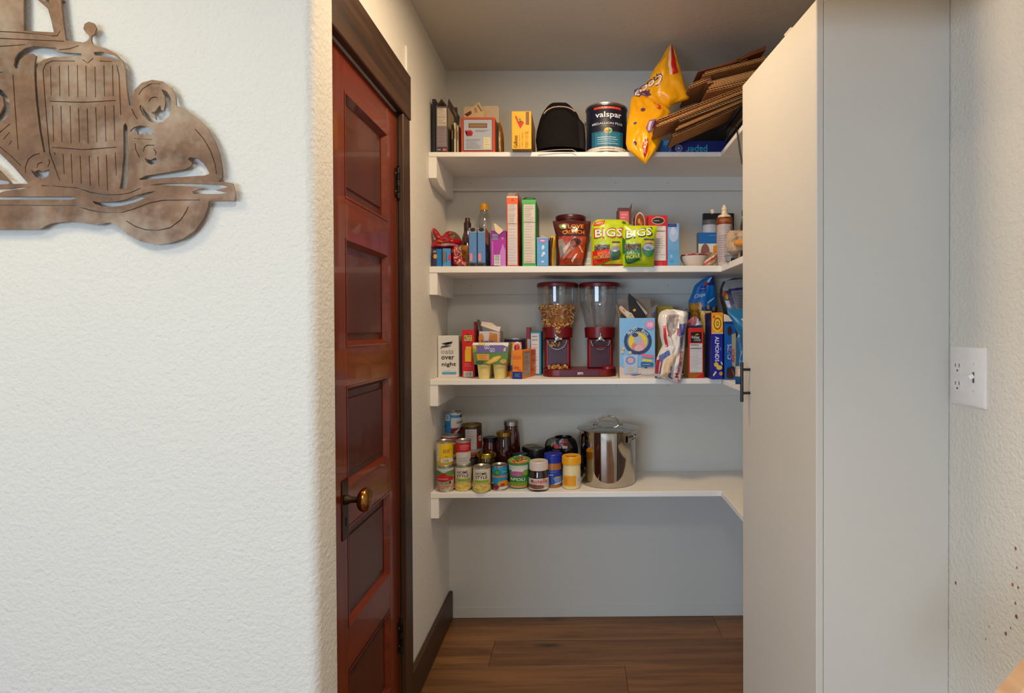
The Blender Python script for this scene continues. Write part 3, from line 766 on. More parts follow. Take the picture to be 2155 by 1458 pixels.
t = carton('slotted_tin', 'orange-edged square tin with grey label and a slot window', 969.6, 1042, 246.2, 0, 2.245, .125, '#d8431a',
    [('r', .065, .055, .935, .95, '#4c4438'), ('r', .09, .075, .91, .925, '#a9adb8'), ('r', .23, .175, .77, .305, '#6f5138'), ('r', .26, .20, .74, .28, '#8d6a48'),
     ('p', [(.12, .38), (.30, .37), (.36, .43), (.33, .53), (.18, .54), (.20, .45)], '#b01d2c'), ('e', .25, .46, .07, .05, '#8c1424'), ('n', .40, .36, .86, .42, 2, None, '#6d6f7c'), ('n', .12, .60, .62, .90, 7, None, '#83858f'), ('r', .66, .57, .87, .90, '#d7c9a2'), ('n', .68, .60, .85, .88, 4, None, '#b7a57c')],
    side='#26262a', sitems=[('r', .1, .1, .3, .9, '#3c3c40'), ('r', .5, .2, .65, .8, '#141416')], cat='tin', bev=.004)
t = thing('cream_card', 'blank cream card standing behind the orange slotted tin', 'card', (px(1012, 300, 2.385)[0], 2.385, ST[0]))
P = at(t, [(976, 340, 2.385), (1050, 340, 2.385), (1050, 226, 2.388), (1047, 222.5, 2.388), (979, 225, 2.388), (976, 229, 2.388)]); P = [Vector((p.x, p.y, max(p.z, .0003))) for p in P]
flap(t, P, .0012, '#d2b794', 'card_sheet')
t = thing('note_card', 'tilted printed cream note stuck behind the orange slotted tin', 'card', (px(1000, 300, 2.376)[0], 2.372, ST[0]))
P = at(t, [(984, 336, 2.372), (1006, 336, 2.372), (1020.5, 240, 2.372), (1008.5, 214.5, 2.372), (976, 241, 2.372)]); P = [Vector((p.x, p.y, max(p.z, .0003))) for p in P]
flap(t, P, .0012, '#d9b988', 'card_sheet')
b = MB()
for (pp, cl) in (([(977, 241), (991, 233), (993, 239), (984, 246)], '#6a2f22'), ([(1004, 221), (1006, 220), (1015, 234), (1013, 235)], '#7a5a3c'), ([(997, 228), (1002, 226), (1005, 236), (1000, 238)], '#c08a5c')):
    b.poly([p + Vector((0, -.0018, 0)) for p in at(t, [(q[0], q[1], 2.372) for q in pp])], C(cl))
b.build('label', M_INK, t)
t = thing('amber_bag', 'small amber cellophane bag right of the orange slotted tin', 'bag', (px(1052, 300, 2.35)[0], 2.35, ST[0]))
sack(t, [(258, 1046, 1052), (268, 1044, 1057), (285, 1043, 1060), (305, 1043, 1061), (337, 1044, 1061)], 2.35, '#8a5a1c', .02, .004, 3.3, nu=10, nv=14)
t = carton('yellow_box', 'yellow box with red fruit picture overhanging the top shelf', 1076.8, 1118.3, 233.8, 0, 2.2, .20, '#e8ab0c',
    [('r', .72, .02, .89, .36, '#7d4a0c'), ('p', [(.17, .14), (.24, .12), (.31, .20), (.35, .30), (.28, .28)], '#c8140e'), ('p', [(.28, .28), (.42, .30), (.54, .25), (.63, .31), (.43, .46)], '#c8140e'), ('p', [(.36, .16), (.48, .15), (.46, .27), (.36, .29)], '#b6a41c'), ('e', .42, .23, .05, .03, '#5f7a14'),
     ('t', 'Galletas', .20, .80, .20, '#7d5206', 90, .32), ('n', .36, .62, .46, .96, 12, None, '#9a6a08'), ('n', .50, .56, .60, .96, 14, None, '#9a6a08'), ('n', .66, .52, .90, .96, 16, None, '#9a6a08')],
    side='#9a6a10', sitems=[('r', .05, .5, .95, .95, '#6b3f0c')])
# black lunch bag
c = cv(1060, 200, 10.417)
t = thing('lunch_bag', 'black zippered lunch bag with white piping on the top shelf', 'bag', (px(1180, 300, 2.27)[0], 2.27, ST[0]))
sack(t, rows_of(c, [(165, 1090, 1360), (200, 1020, 1420), (260, 950, 1490), (400, 850, 1610), (520, 800, 1660), (640, 765, 1765), (800, 725, 1790), (1000, 700, 1800), (1235, 735, 1800)]), 2.29, '#14100e', .062, .004, 5.1, mat=M_FABRIC, pb=False, items=[('p', [(.86, .42), (.99, .5), (.99, .98), (.88, .98)], '#241c20')], org=t.location)
b = MB(); b.tube(at(t, [(c[0](a), c[1](d), 2.222) for a, d in ((878, 412), (930, 350), (1000, 300), (1090, 265), (1200, 252), (1320, 255), (1420, 275), (1500, 312), (1560, 360))]), .0021, C('#c9a48c'), 8); b.build('piping', M_FABRIC, t)
b = MB(); b.tube(at(t, [(c[0](a), c[1](d), 2.218) for a, d in ((760, 1240), (900, 1225), (1100, 1205), (1300, 1195), (1500, 1195), (1590, 1240))]), .0018, C('#a89488'), 8); b.build('zipper', M_FABRIC, t)
# paint can
t = can('paint_can', 'navy gallon paint can with white lettering on the top shelf', 1232.8, 1319.6, 225, 2.33, ST[0], .204, '#11142a',
    [('r', .28, .035, .72, .085, '#d43a20'), ('n', .34, .045, .66, .075, 1, None, '#f0b0a0'), ('t', 'valspar', .52, .225, .155, '#eceef2', 0, .42), ('t', 'MEDALLION PLUS', .5, .40, .05, '#c9ccd6', 0, .50), ('n', .36, .445, .64, .475, 1, None, '#9aa0b0'),
     ('r', .24, .57, .76, .90, '#1f5f78'), ('r', .30, .60, .70, .88, '#2a7690'), ('e', .51, .555, .06, .06, '#e8c020'), ('p', [(.51, .555), (.51, .495), (.57, .555)], '#2aa0d0'), ('p', [(.51, .555), (.57, .555), (.51, .615)], '#3a9a3a'), ('p', [(.51, .555), (.45, .555), (.51, .615)], '#d8301c'), ('n', .32, .68, .70, .86, 4, None, '#bcd2dc'),
     ('r', .0, .905, 1, 1, '#d8cdc0'), ('n', .36, .93, .64, .975, 1, None, '#4a4038')], cat='paint can')
r = t['r']
b = MB(); b.lathe([(r - .002, .198), (r + .0015, .200), (r + .0015, .206), (r - .003, .2075), (r - .006, .2035), (r - .014, .2035), (r - .016, .206), (0, .206)], C('#b9b4ac'), 40); b.build('lid', M_TIN, t)
for s_, nm in ((-1, 'handle_ear'), (1, 'handle_ear')):
    b = MB(); b.lathe([(.008, 0), (.007, .004), (.003, .006), (0, .006)], C('#8a8680'), 14, mat=Matrix.Translation((s_ * r, 0, .150)) @ Matrix.Rotation(s_ * PI / 2, 4, 'Y')); b.build(nm, M_TIN, t)
b = MB(); b.tube([(r * 1.04 * math.cos(a), -r * 1.02 * math.sin(a) * .35 + .0, .150 - r * 1.02 * math.sin(a) * .9) for a in [PI * k / 16 for k in range(17)]][::-1], .0014, C('#77736c'), 8)
o = b.build('bail_handle', M_TIN, t); o.rotation_euler = (0, 0, PI)
# yellow cereal bag
c = cv(1230, 80, 5.4)
t = thing('cereal_bag', 'yellow cereal bag with purple lettering flopping over the top shelf', 'bag', (px(1355, 320, 2.22)[0], 2.24, ST[0]))
sack(t, rows_of(c, [(640, 575, 790), (690, 530, 840), (760, 522, 900), (830, 510, 980), (900, 498, 960), (1000, 482, 900), (1060, 478, 870), (1130, 474, 870), (1200, 470, 850), (1270, 490, 820), (1330, 560, 775), (1390, 635, 720), (1425, 675, 705)]), 2.285, '#f0a80a', .030, .013, 2.2, nu=26, nv=36, org=t.location, tilt=-.10,
     items=[('e', .32, .25, .055, .028, '#6a3a5a'), ('e', .20, .445, .045, .018, '#4a5a7a'), ('e', .25, .74, .05, .028, '#5a2f5a'), ('p', [(.66, .16), (.78, .13), (.80, .20), (.72, .26), (.62, .23)], '#d8341a'), ('t', 'NEW', .70, .19, .05, '#f6d24a', 40),
            ('p', [(.55, .42), (.72, .40), (.74, .56), (.60, .60), (.53, .54)], '#8a6a8a'), ('p', [(.57, .44), (.64, .43), (.65, .56), (.59, .57)], '#d8c0d0'), ('p', [(.70, .42), (.77, .44), (.76, .53), (.71, .53)], '#54204c'),
            ('p', [(.50, .70), (.62, .68), (.66, .84), (.60, .92), (.46, .91)], '#d0200f'), ('t', '25% MORE', .555, .80, .10, '#f4e4d0', 78, .17)])
o = sack(t, rows_of(c, [(62, 984, 998), (110, 945, 1012), (160, 915, 1028), (250, 868, 1058), (330, 805, 1086), (400, 768, 1105), (470, 735, 1122), (540, 672, 1140), (600, 618, 1160), (650, 590, 1180), (690, 640, 1198), (720, 720, 1120), (750, 840, 1010), (785, 930, 970)]), 2.275, '#f0a80a', .028, .014, 6.4, nu=26, nv=34, name='folded_top', org=t.location,
     items=[('p', [(.30, .05), (.78, .04), (.80, .49), (.58, .55)], '#e9c9a4'), ('p', [(.46, .04), (.80, .03), (.83, .50), (.66, .54)], '#cc1206'),
            ('t', 'Roos', .075, .665, .12, '#4a1c46', 222), ('t', 'Coco', .165, .70, .205, '#4a1c46', 222, .50), ('t', 'Coco', .165, .70, .165, '#efe4ec', 222, .47), ('p', [(.02, .80), (.22, .76), (.24, .84), (.10, .87)], '#5a2450')])
# paper ream and black boxes
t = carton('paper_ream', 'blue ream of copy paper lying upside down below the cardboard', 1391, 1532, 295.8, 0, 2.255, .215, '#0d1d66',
    [('r', 0, 0, .14, 1, '#1560a0'), ('p', [(.10, 1), (.14, .5), (.24, .0), (.28, 0), (.17, .5), (.14, 1)], '#6f86a4'), ('e', .265, .60, .055, .28, '#8a93b4'), ('e', .265, .60, .04, .2, '#3a4684'), ('e', .265, .60, .02, .1, '#aab0c8'), ('t', 'paper', .53, .60, .52, '#2fa6c4', 180)], side='#0a1650', cat='paper')
t = carton('black_case', 'black plastic case resting on the blue paper ream', 1424, 1546, 246, 0, 2.28, .15, '#0c0b0d', [('e', .35, .4, .01, .02, '#8a8a92'), ('n', .5, .3, .9, .5, 2, None, '#1b1b20')], cat='case', zb=ST[0] + .0525, mat=M_PLASTIC, bev=.006)
t = thing('storage_tote', 'black storage tote on the return shelf under the cardboard pile', 'tote', (.72, 2.15, ST[0]))
b = MB(); b.box(-.125, .14, -.30, .06, .0005, .088, C('#100e10'), .008); b.box(-.132, .147, -.307, .067, .082, .096, C('#161416'), .004); b.box(-.131, -.1255, -.29, .05, .03, .042, C('#3a3430'), .002); b.build('tote_body', M_PLASTIC, t)
t = plain('power_cord', 'black cord dangling over the edge of the top return shelf', 'cord', MB().tube([Vector((px(x, y, Y)[0], Y, px(x, y, Y)[1])) for x, y, Y in ((1546, 268, 2.0), (1550, 268, 1.98), (1552, 280, 1.965), (1555, 300, 1.955), (1558, 322, 1.945), (1562, 345, 1.935))], .0032, C('#15110f'), 8), M_PLASTIC)

# flattened cardboard
c = cv(1380, 80, 5.61); nsheet = [0]
def sheet(label, x0, y0, x1, y1, Yf, dep, th, col='#a9713c', edge='#d29a5c', ext=.12, layers=1):
    A = px(c[0](x0), c[1](y0), Yf); B_ = px(c[0](x1), c[1](y1), Yf); L = math.hypot(B_[0] - A[0], B_[1] - A[1]); an = math.atan2(B_[1] - A[1], B_[0] - A[0]); L += ext
    if A[0] + L * math.cos(an) > .868: L = (.868 - A[0]) / math.cos(an)
    t = thing('cardboard_sheet', label, 'cardboard', (A[0], Yf, A[1]), 0, 'flattened cardboard boxes on the top shelf'); m = Matrix.Rotation(-an, 4, 'Y')
    k = th / layers; b = MB(); e = MB()
    for q in range(layers):
        z0 = -th + q * k; j = .012 * ((q * 7) % 3)
        b.box(j, L, .002, dep, z0 + .0002, z0 + .0010, C(col), mat=m); b.box(j, L, .002, dep, z0 + k - .0010, z0 + k - .0002, C(col), mat=m); b.box(j + .001, L - .001, .006, dep, z0 + .001, z0 + k - .001, C('#4a2c14'), mat=m)
        n = int(L / .006); P = []; Q = []
        for i in range(n + 1):
            zz = z0 + (.0011 if i % 2 else k - .0011); P.append(m @ Vector((j + i * (L - j) / n, .0005, zz))); Q.append(m @ Vector((j + i * (L - j) / n, .010, zz)))
        for i in range(n): e.poly([P[i], P[i + 1], Q[i + 1], Q[i]], C(edge)); 
        for zz in (z0 + .0002, z0 + k - .0012): e.box(j, L, 0, .003, zz, zz + .0010, C(edge), mat=m)
    b.build('liner', M_KRAFT, t); e.build('corrugated_edge', M_KRAFT, t)
    return t
sheet('lowest flattened cardboard box of the pile, sagging to the blue paper ream', 195, 1140, 1010, 778, 2.078, .14, .008, '#a8743e', '#c08a50', ext=.03)
sheet('flattened cardboard box second from the bottom of the pile', 230, 1056, 1010, 722, 2.065, .15, .010, '#b27c42', '#d09a5a', ext=.03, layers=2)
sheet('flattened cardboard box with pale corrugated edge in the middle of the lower pile', 275, 958, 1010, 676, 2.055, .15, .008, '#b8824a', '#ecbc7c', ext=.03)
sheet('long double cardboard box pointing at the yellow cereal bag', 0, 1012, 1010, 612, 2.045, .15, .012, '#b07840', '#e0a868', ext=.03, layers=2)
sheet('topmost flattened sheet of the lower cardboard pile', 20, 962, 1010, 575, 2.04, .15, .008, '#a87038', '#d89c5c', ext=.03)
sheet('short cardboard flap pointing left between the two piles', 380, 552, 590, 470, 2.20, .2, .016, '#c08a54', '#e4b478', ext=.02, layers=2)
sheet('lower folded cardboard box of the upper pile', 600, 596, 1100, 482, 2.16, .28, .016, '#c08850', '#e0ac6c', layers=2)
sheet('thick folded cardboard box with dark inside of the upper pile', 612, 520, 1120, 392, 2.165, .28, .024, '#9c6a38', '#f0c080', layers=4)
sheet('flattened cardboard box just below the brown paper bag', 550, 408, 1120, 262, 2.18, .28, .014, '#b88448', '#e0ac6a', layers=2)
t = thing('paper_bag', 'dark brown folded paper bag on top of the cardboard', 'bag', (px(1480, 150, 2.2)[0], 2.2, px(1480, 150, 2.2)[1]))
P = [(c[0](a), c[1](d)) for a, d in ((498, 395), (620, 355), (760, 318), (900, 272), (1000, 226), (1120, 165), (1300, 90))]
b = MB(); U = at(t, [(x, y, 2.19) for x, y in P]); V2 = at(t, [(x, y + 1.5 + i * 1.2, 2.19) for i, (x, y) in enumerate(P)]); k = len(P)
for A, B_ in ((0, .26),):
    for i in range(k - 1):
        q = [U[i], U[i + 1], V2[i + 1], V2[i]]; far = [p + Vector((0, .26, 0)) for p in q]
        for f in ([q[3], q[2], q[1], q[0]], far, [q[0], q[1], far[1], far[0]], [q[2], q[3], far[3], far[2]]): b.poly(f, C('#7a4420'))
b.build('bag_body', M_KRAFT, t, angle=60)
b = MB(); b.tube(at(t, [(c[0](a), c[1](d), 2.186) for a, d in ((985, 238), (962, 258), (985, 276), (1030, 272), (1080, 252))]), .0022, C('#7a4a22'), 8); b.build('handle', M_KRAFT, t)

# ================================================================== SECOND SHELF
c7 = cv(900, 470, 11.97); c4 = cv(890, 380, 6.157); c5 = cv(1150, 430, 8.62); c6 = cv(1400, 420, 9.11)
z1 = ST[1]
carton('snack_box', 'dark blue and purple snack box under the red candy bag', 910.2, 929.6, 523.5, 1, 2.25, .11, '#1474b8', [('r', 0, 0, .45, 1, '#332a52'), ('e', .3, .42, .2, .13, '#d8a01c'), ('r', .08, .1, .4, .2, '#9a9488')], group='small blue snack boxes')
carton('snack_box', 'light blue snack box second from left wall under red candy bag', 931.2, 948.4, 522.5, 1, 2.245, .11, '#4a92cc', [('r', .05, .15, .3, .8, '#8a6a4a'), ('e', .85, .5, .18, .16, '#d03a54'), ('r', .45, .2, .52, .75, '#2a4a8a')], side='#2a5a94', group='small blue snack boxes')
t = thing('candy_bag', 'crumpled red candy bag lying on the two small blue boxes', 'bag', (px(935, 510, 2.30)[0], 2.30, px(930, 524, 2.30)[1]))
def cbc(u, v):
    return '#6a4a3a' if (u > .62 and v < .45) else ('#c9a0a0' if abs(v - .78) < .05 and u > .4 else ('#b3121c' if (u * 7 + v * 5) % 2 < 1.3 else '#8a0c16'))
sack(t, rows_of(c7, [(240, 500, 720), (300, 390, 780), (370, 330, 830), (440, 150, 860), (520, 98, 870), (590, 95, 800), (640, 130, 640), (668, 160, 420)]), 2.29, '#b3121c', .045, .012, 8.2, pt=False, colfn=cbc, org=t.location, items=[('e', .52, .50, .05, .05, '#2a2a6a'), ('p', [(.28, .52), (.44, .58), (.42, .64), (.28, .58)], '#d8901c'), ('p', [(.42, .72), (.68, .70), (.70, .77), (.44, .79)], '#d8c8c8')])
sack(t, rows_of(c7, [(122, 125, 180), (170, 120, 240), (240, 130, 290), (330, 160, 350), (440, 250, 450)]), 2.275, '#a8121c', .022, .006, 9.1, name='twisted_top', nu=10, nv=12, org=t.location)
t = thing('candy_wrapper', 'red and white crumpled candy wrapper beside the small blue boxes', 'wrapper', (px(965, 545, 2.25)[0], 2.25, z1))
sack(t, rows_of(c7, [(560, 660, 740), (680, 610, 820), (800, 590, 880), (900, 590, 920), (980, 610, 960), (1068, 640, 1010)]), 2.27, '#a8101a', .03, .014, 4.4, nu=14, nv=18, org=t.location, colfn=lambda u, v: random.choice(['#a8101a', '#c03038', '#8a0a14', '#d8a8a0', '#b89878']) if u > .35 else '#b01018')
t = thing('syrup_bottle', 'dark syrup bottle with brown cap behind the light blue boxes', 'bottle', (px(984, 500, 2.40)[0], 2.40, z1))
hz = px(984, 459, 2.40)[1] - z1
b = MB(); b.lathe([(.022, 0), (.0275, .003), (.028, .01), (.028, hz * .50), (.024, hz * .62), (.016, hz * .74), (.0135, hz * .80), (.013, hz * .86)], C('#3a140c'), 28); b.build('bottle_body', M_SAUCE, t)
b = MB(); b.lathe([(.0155, hz * .80), (.0158, hz * .90), (.011, hz * .93), (.010, hz), (0, hz)], C('#3a1a16'), 24); b.build('cap', M_PLASTIC, t)
b = MB(); b.lathe([(.0175, hz * .66), (.0150, hz * .795)], C('#10201a'), 24); b.build('neck_band', M_PLASTIC, t)
art(t, cyl(.0284, .012, hz * .46), [('r', .05, .1, .95, .98, '#c98a34'), ('e', .35, .4, .15, .12, '#a85a14'), ('n', .5, .5, .9, .95, 5, None, '#7a4a1c')])
for i, (xa, xb, lb) in enumerate(((986.9, 1003.3, 'left of the two identical light blue boxes with pink squares'), (1004.9, 1021.5, 'right of the two identical light blue boxes with pink squares'))):
    carton('fruit_snack_box', lb, xa, xb, 479.6, 1, 2.245, .13, '#5a86bc', [('r', .0, .0, 1, .105, '#8d8a88'), ('e', .5, .045, .34, .05, '#1a0f0a'), ('r', .02, .105, .98, .115, '#a8b4d8'), ('r', .10, .66, .46, .86, '#dd8a94'), ('e', .78, .57, .1, .02, '#8a90c8'), ('r', .0, .90, 1, 1, '#4a3a34'), ('e', .45, .96, .34, .04, '#160d08')],
           side='#2a3a78', sitems=[('r', 0, 0, .6, .34, '#b0531a'), ('e', .3, .3, .3, .1, '#d87a2a'), ('r', .1, .6, .7, .8, '#4a5aa0')] if i else [], group='light blue fruit snack boxes')
# clear bottle with yellow cap
Yb = 2.45; t = thing('clear_bottle', 'empty clear plastic bottle with a yellow cap', 'bottle', (px(1019, 470, Yb)[0], Yb, z1)); hz = px(1019, 429.5, Yb)[1] - z1
b = MB(); b.lathe([(.025, .0005), (.031, .003), (.033, .012), (.033, hz * .62), (.0335, hz * .66), (.032, hz * .72), (.027, hz * .80), (.020, hz * .86), (.0165, hz * .90), (.016, hz * .95)], C('#ffffff'), 32); b.build('bottle_body', M_CLEAR, t)
b = MB(); b.lathe([(.0178, hz * .905), (.0182, hz * .91), (.0182, hz * .985), (.0165, hz), (0, hz)], C('#d99a14'), 28)
for k in range(24): b.box(-.0007, .0007, -.0187, -.018, hz * .915, hz * .98, C('#c98c10'), mat=Matrix.Rotation(2 * PI * k / 24, 4, 'Z'))
b.build('cap', M_PLASTIC, t)
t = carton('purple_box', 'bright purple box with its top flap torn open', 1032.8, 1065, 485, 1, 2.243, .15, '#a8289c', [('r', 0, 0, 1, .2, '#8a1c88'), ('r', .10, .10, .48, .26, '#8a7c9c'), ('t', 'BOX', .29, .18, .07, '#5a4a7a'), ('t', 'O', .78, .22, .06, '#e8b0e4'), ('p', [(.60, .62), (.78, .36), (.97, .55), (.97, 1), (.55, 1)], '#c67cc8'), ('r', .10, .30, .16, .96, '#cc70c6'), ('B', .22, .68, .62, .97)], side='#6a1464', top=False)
flap(t, [p + Vector((0, 0, 0)) for p in at(t, [(c7[0](1668), c7[1](0), 2.235), (c7[0](1712), c7[1](5), 2.235), (c7[0](1912), c7[1](178), 2.237), (c7[0](1800), c7[1](282), 2.238), (c7[0](1705), c7[1](205), 2.238)])], .001, ('#f0d8b4', '#e9cda6'), 'torn_flap')
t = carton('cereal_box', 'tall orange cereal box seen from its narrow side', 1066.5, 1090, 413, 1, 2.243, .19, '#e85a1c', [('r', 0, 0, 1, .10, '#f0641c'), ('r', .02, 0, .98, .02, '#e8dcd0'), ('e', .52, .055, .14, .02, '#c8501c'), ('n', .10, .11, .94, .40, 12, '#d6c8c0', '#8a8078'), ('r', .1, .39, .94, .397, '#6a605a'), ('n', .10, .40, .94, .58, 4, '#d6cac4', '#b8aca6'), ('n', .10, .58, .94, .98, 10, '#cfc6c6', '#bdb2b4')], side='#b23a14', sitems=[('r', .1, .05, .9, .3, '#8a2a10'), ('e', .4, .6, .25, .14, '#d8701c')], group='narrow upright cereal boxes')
W_, Hh, D_ = t['w'], t['h'], t['d']; flap(t, [(W_ / 2, .0, Hh), (W_ / 2, D_, Hh), (W_ / 2 - .004, D_, Hh + .03), (W_ / 2 - .008, .02, Hh + .032)], .001, ('#b8764a', '#c98a5c')); flap(t, [(-W_ / 2, .03, Hh), (W_ / 2 - .01, .03, Hh), (W_ / 2 - .012, .05, Hh + .026), (-W_ / 2, .05, Hh + .026)], .001, ('#9a8a7a', '#9a8a7a'))
t = carton('cereal_box', 'tall green cereal box right of the orange cereal box', 1098.8, 1127.8, 420, 1, 2.246, .19, '#3aa648', [('r', .0, 0, 1, .055, '#52b458'), ('n', .12, .07, .93, .34, 10, '#d4c8ba', '#8a8278'), ('r', .12, .335, .93, .342, '#5a564e'), ('n', .12, .345, .93, .50, 4, '#d2c8bc', '#a8a096'), ('n', .12, .50, .93, .91, 10, '#d0c4b4', '#b6aa9c'), ('r', .12, .91, .93, .955, '#c9b89a'), ('n', .14, .915, .90, .95, 1, None, '#c84a3a')], side='#1c5a2a', group='narrow upright cereal boxes')
W_, Hh, D_ = t['w'], t['h'], t['d']; flap(t, [(-W_ / 2, 0, Hh), (W_ / 2, 0, Hh), (W_ / 2 - .004, .03, Hh + .012), (-W_ / 2 + .012, .03, Hh + .016)], .001, ('#2a3a24', '#3aa648'))
t = carton('drink_mix_box', 'small sky blue box holding silver packets', 1129.8, 1154, 500, 1, 2.243, .10, '#5c9ed4', [('e', .5, .11, .34, .05, '#c86a9a'), ('e', .5, .11, .2, .025, '#e8c8dc'), ('e', .55, .33, .12, .07, '#cfe0ee'), ('e', .5, .38, .10, .05, '#bcd4ea'), ('e', .6, .55, .14, .06, '#cfe0ee'), ('e', .48, .62, .10, .05, '#c0d8ec'), ('e', .5, .84, .14, .04, '#b8d0ea'), ('r', 0, 0, 1, .02, '#c8d8e8')], side='#2a5a94', top=False)
W_, Hh = t['w'], t['h']
for i, (xo, an) in enumerate(((-.012, 20), (.002, -8), (.013, -24))):
    b = MB(); m = Matrix.Translation((xo, .03 + .02 * i, Hh - .03)) @ Matrix.Rotation(math.radians(an), 4, 'Y'); b.box(-.012, .012, 0, .003, 0, .047, C(['#b0a498', '#8c8278', '#57483c'][i]), .001, mat=m); b.build('silver_packet', M_GLOSS, t)
t = thing('seasoning_packet', 'yellow and brown packet standing right of the small blue box', 'packet', (px(1162, 530, 2.27)[0], 2.27, z1))
sack(t, rows_of(c4, [(715, 1650, 1728), (760, 1640, 1728), (900, 1632, 1710), (1112, 1630, 1700)]), 2.27, '#4a2c10', .012, .003, 3.9, nu=10, nv=16, org=t.location, colfn=lambda u, v: '#c99a10' if (u > .62 or v < .06) else '#4a2c10')
# oat canister
Yc_ = 2.43; xa, xb = px(1169.5, 470, Yc_)[0], px(1232.5, 470, Yc_)[0]; r = (xb - xa) / 2; hz = px(1200, 450, Yc_ - r)[1] - z1
t = thing('oat_canister', 'round maroon oat canister standing behind the brown granola pouch', 'canister', ((xa + xb) / 2, Yc_, z1))
b = MB(); b.lathe([(r - .003, 0), (r - .002, .002), (r - .002, hz - .02)], C('#54140f'), 40); b.build('canister_body', M_CARD, t)
b = MB(); b.lathe([(r, hz - .022), (r + .001, hz - .020), (r + .001, hz - .003), (r - .001, hz), (r - .006, hz), (r - .007, hz - .003), (0, hz - .003)], C('#4a100e'), 40); b.build('lid', M_PLASTIC, t)
art(t, cyl(r - .0018, 0, hz - .022), [('t', 'Old fashioned', .56, .16, .065, '#e8d8c8', 0, .42), ('e', .12, .16, .04, .04, '#b83a34'), ('r', .05, .26, .95, .8, '#7a1c14')])
# granola pouch
t = thing('granola_pouch', 'brown and orange granola pouch with orange capital letters', 'pouch', (px(1203, 540, 2.24)[0], 2.24, z1))
sack(t, rows_of(c5, [(300, 112, 806), (340, 116, 804), (420, 135, 800), (560, 172, 788), (760, 168, 745), (900, 185, 728), (1000, 195, 710), (1128, 212, 660)]), 2.255, '#4a1410', .03, .006, 7.7, org=t.location,
     items=[('r', .10, .36, .92, .97, '#a83614'), ('p', [(.08, .42), (.2, .40), (.34, .58), (.30, .72), (.12, .82)], '#8d8078'), ('p', [(.22, .64), (.58, .36), (.62, .40), (.26, .74)], '#b8aca0'), ('p', [(.2, .80), (.55, .56), (.56, .62), (.2, .88)], '#948478'), ('e', .60, .50, .15, .10, '#5a2014'), ('e', .54, .52, .08, .06, '#8a4a30'), ('e', .70, .48, .07, .06, '#2a0c0a'),
            ('p', [(.60, .66), (.86, .60), (.92, .97), (.4, .97), (.3, .90)], '#b8431a'), ('p', [(.72, .57), (.76, .57), (.88, .70), (.84, .71)], '#e0b890'), ('p', [(.50, .88), (.56, .86), (.66, .74), (.70, .74), (.56, .93)], '#f0e0d0'), ('e', .72, .89, .06, .03, '#5a6a68'),
            ('e', .24, .145, .10, .06, '#7a7a34'), ('t', 'ORGANIC', .24, .145, .03, '#d8d49a', 0, .12), ('t', 'LOVE', .60, .145, .09, '#f08a1c', 0, .42), ('t', 'CRUNCH', .52, .275, .085, '#f08a1c', 0, .62)])
carton('flat_packet', 'pale slim packet squeezed between granola pouch and seed pouch', 1229, 1244.5, 497, 1, 2.275, .02, '#b8a898', [('r', .1, .1, .9, .5, '#8a7c70'), ('b', .1, .72, .85, .9)], cat='packet')
# two seed pouches
def seeds(n, u0, v0, u1, v1):
    q = [('p', [(u0, v0 + .02), (u1, v0), (u1, v1), (u0, v1)], '#5a4a40')]
    for i in range(n):
        u = random.uniform(u0 + .015, u1 - .015); v = random.uniform(v0 + .015, v1 - .012); q.append(('e', u, v, .012, .018, random.choice(['#8a786a', '#3c302a', '#75655a', '#a09084'])))
    return q
t = thing('seed_pouch', 'lime green seed pouch with red banner, left of the two seed pouches', 'pouch', (px(1278, 540, 2.24)[0], 2.24, z1), group='lime green seed pouches')
sack(t, rows_of(c5, [(275, 930, 1330), (310, 870, 1480), (350, 850, 1500), (400, 818, 1500), (800, 818, 1450), (1132, 818, 1395)]), 2.265, '#b9cc12', .024, .004, 1.3, org=t.location,
     items=[('p', [(.02, .06), (.32, .02), (.28, .14), (.04, .145)], '#d8341c'), ('t', 'NEW', .18, .085, .05, '#f0d8c0', 6), ('e', .86, .07, .06, .03, '#4a6a1c'),
            ('t', 'BIGS', .46, .30, .215, '#c8141c', 2, .80), ('t', 'BIGS', .46, .30, .17, '#f0e8e0', 2, .74)] + seeds(70, .08, .55, .50, .70) +
           [('p', [(.02, .70), (.50, .66), (.52, .88), (.02, 1.0)], '#cc1c14'), ('t', 'SPICY', .30, .745, .065, '#e8901c', 5), ('t', 'PICKLE', .26, .825, .075, '#a8b81c', 5), ('p', [(.1, .94), (.5, .86), (.5, .90), (.1, .985)], '#e02018'),
            ('e', .66, .74, .145, .16, '#3a5a54'), ('r', .56, .50, .78, .54, '#3a4a50'), ('r', .57, .54, .78, .60, '#c8b04a'), ('e', .66, .66, .13, .06, '#8a94a8'), ('e', .68, .77, .10, .05, '#2f6a48'), ('e', .66, .70, .05, .02, '#e0d8d8'), ('p', [(.5, .92), (.9, .86), (.98, .97), (.3, .99)], '#c8b41c'), ('r', .3, .97, .98, .995, '#b01c14')])
t = thing('seed_pouch', 'lime green seed pouch with dark green banner, front of the two', 'pouch', (px(1340, 540, 2.225)[0], 2.225, z1), group='lime green seed pouches')
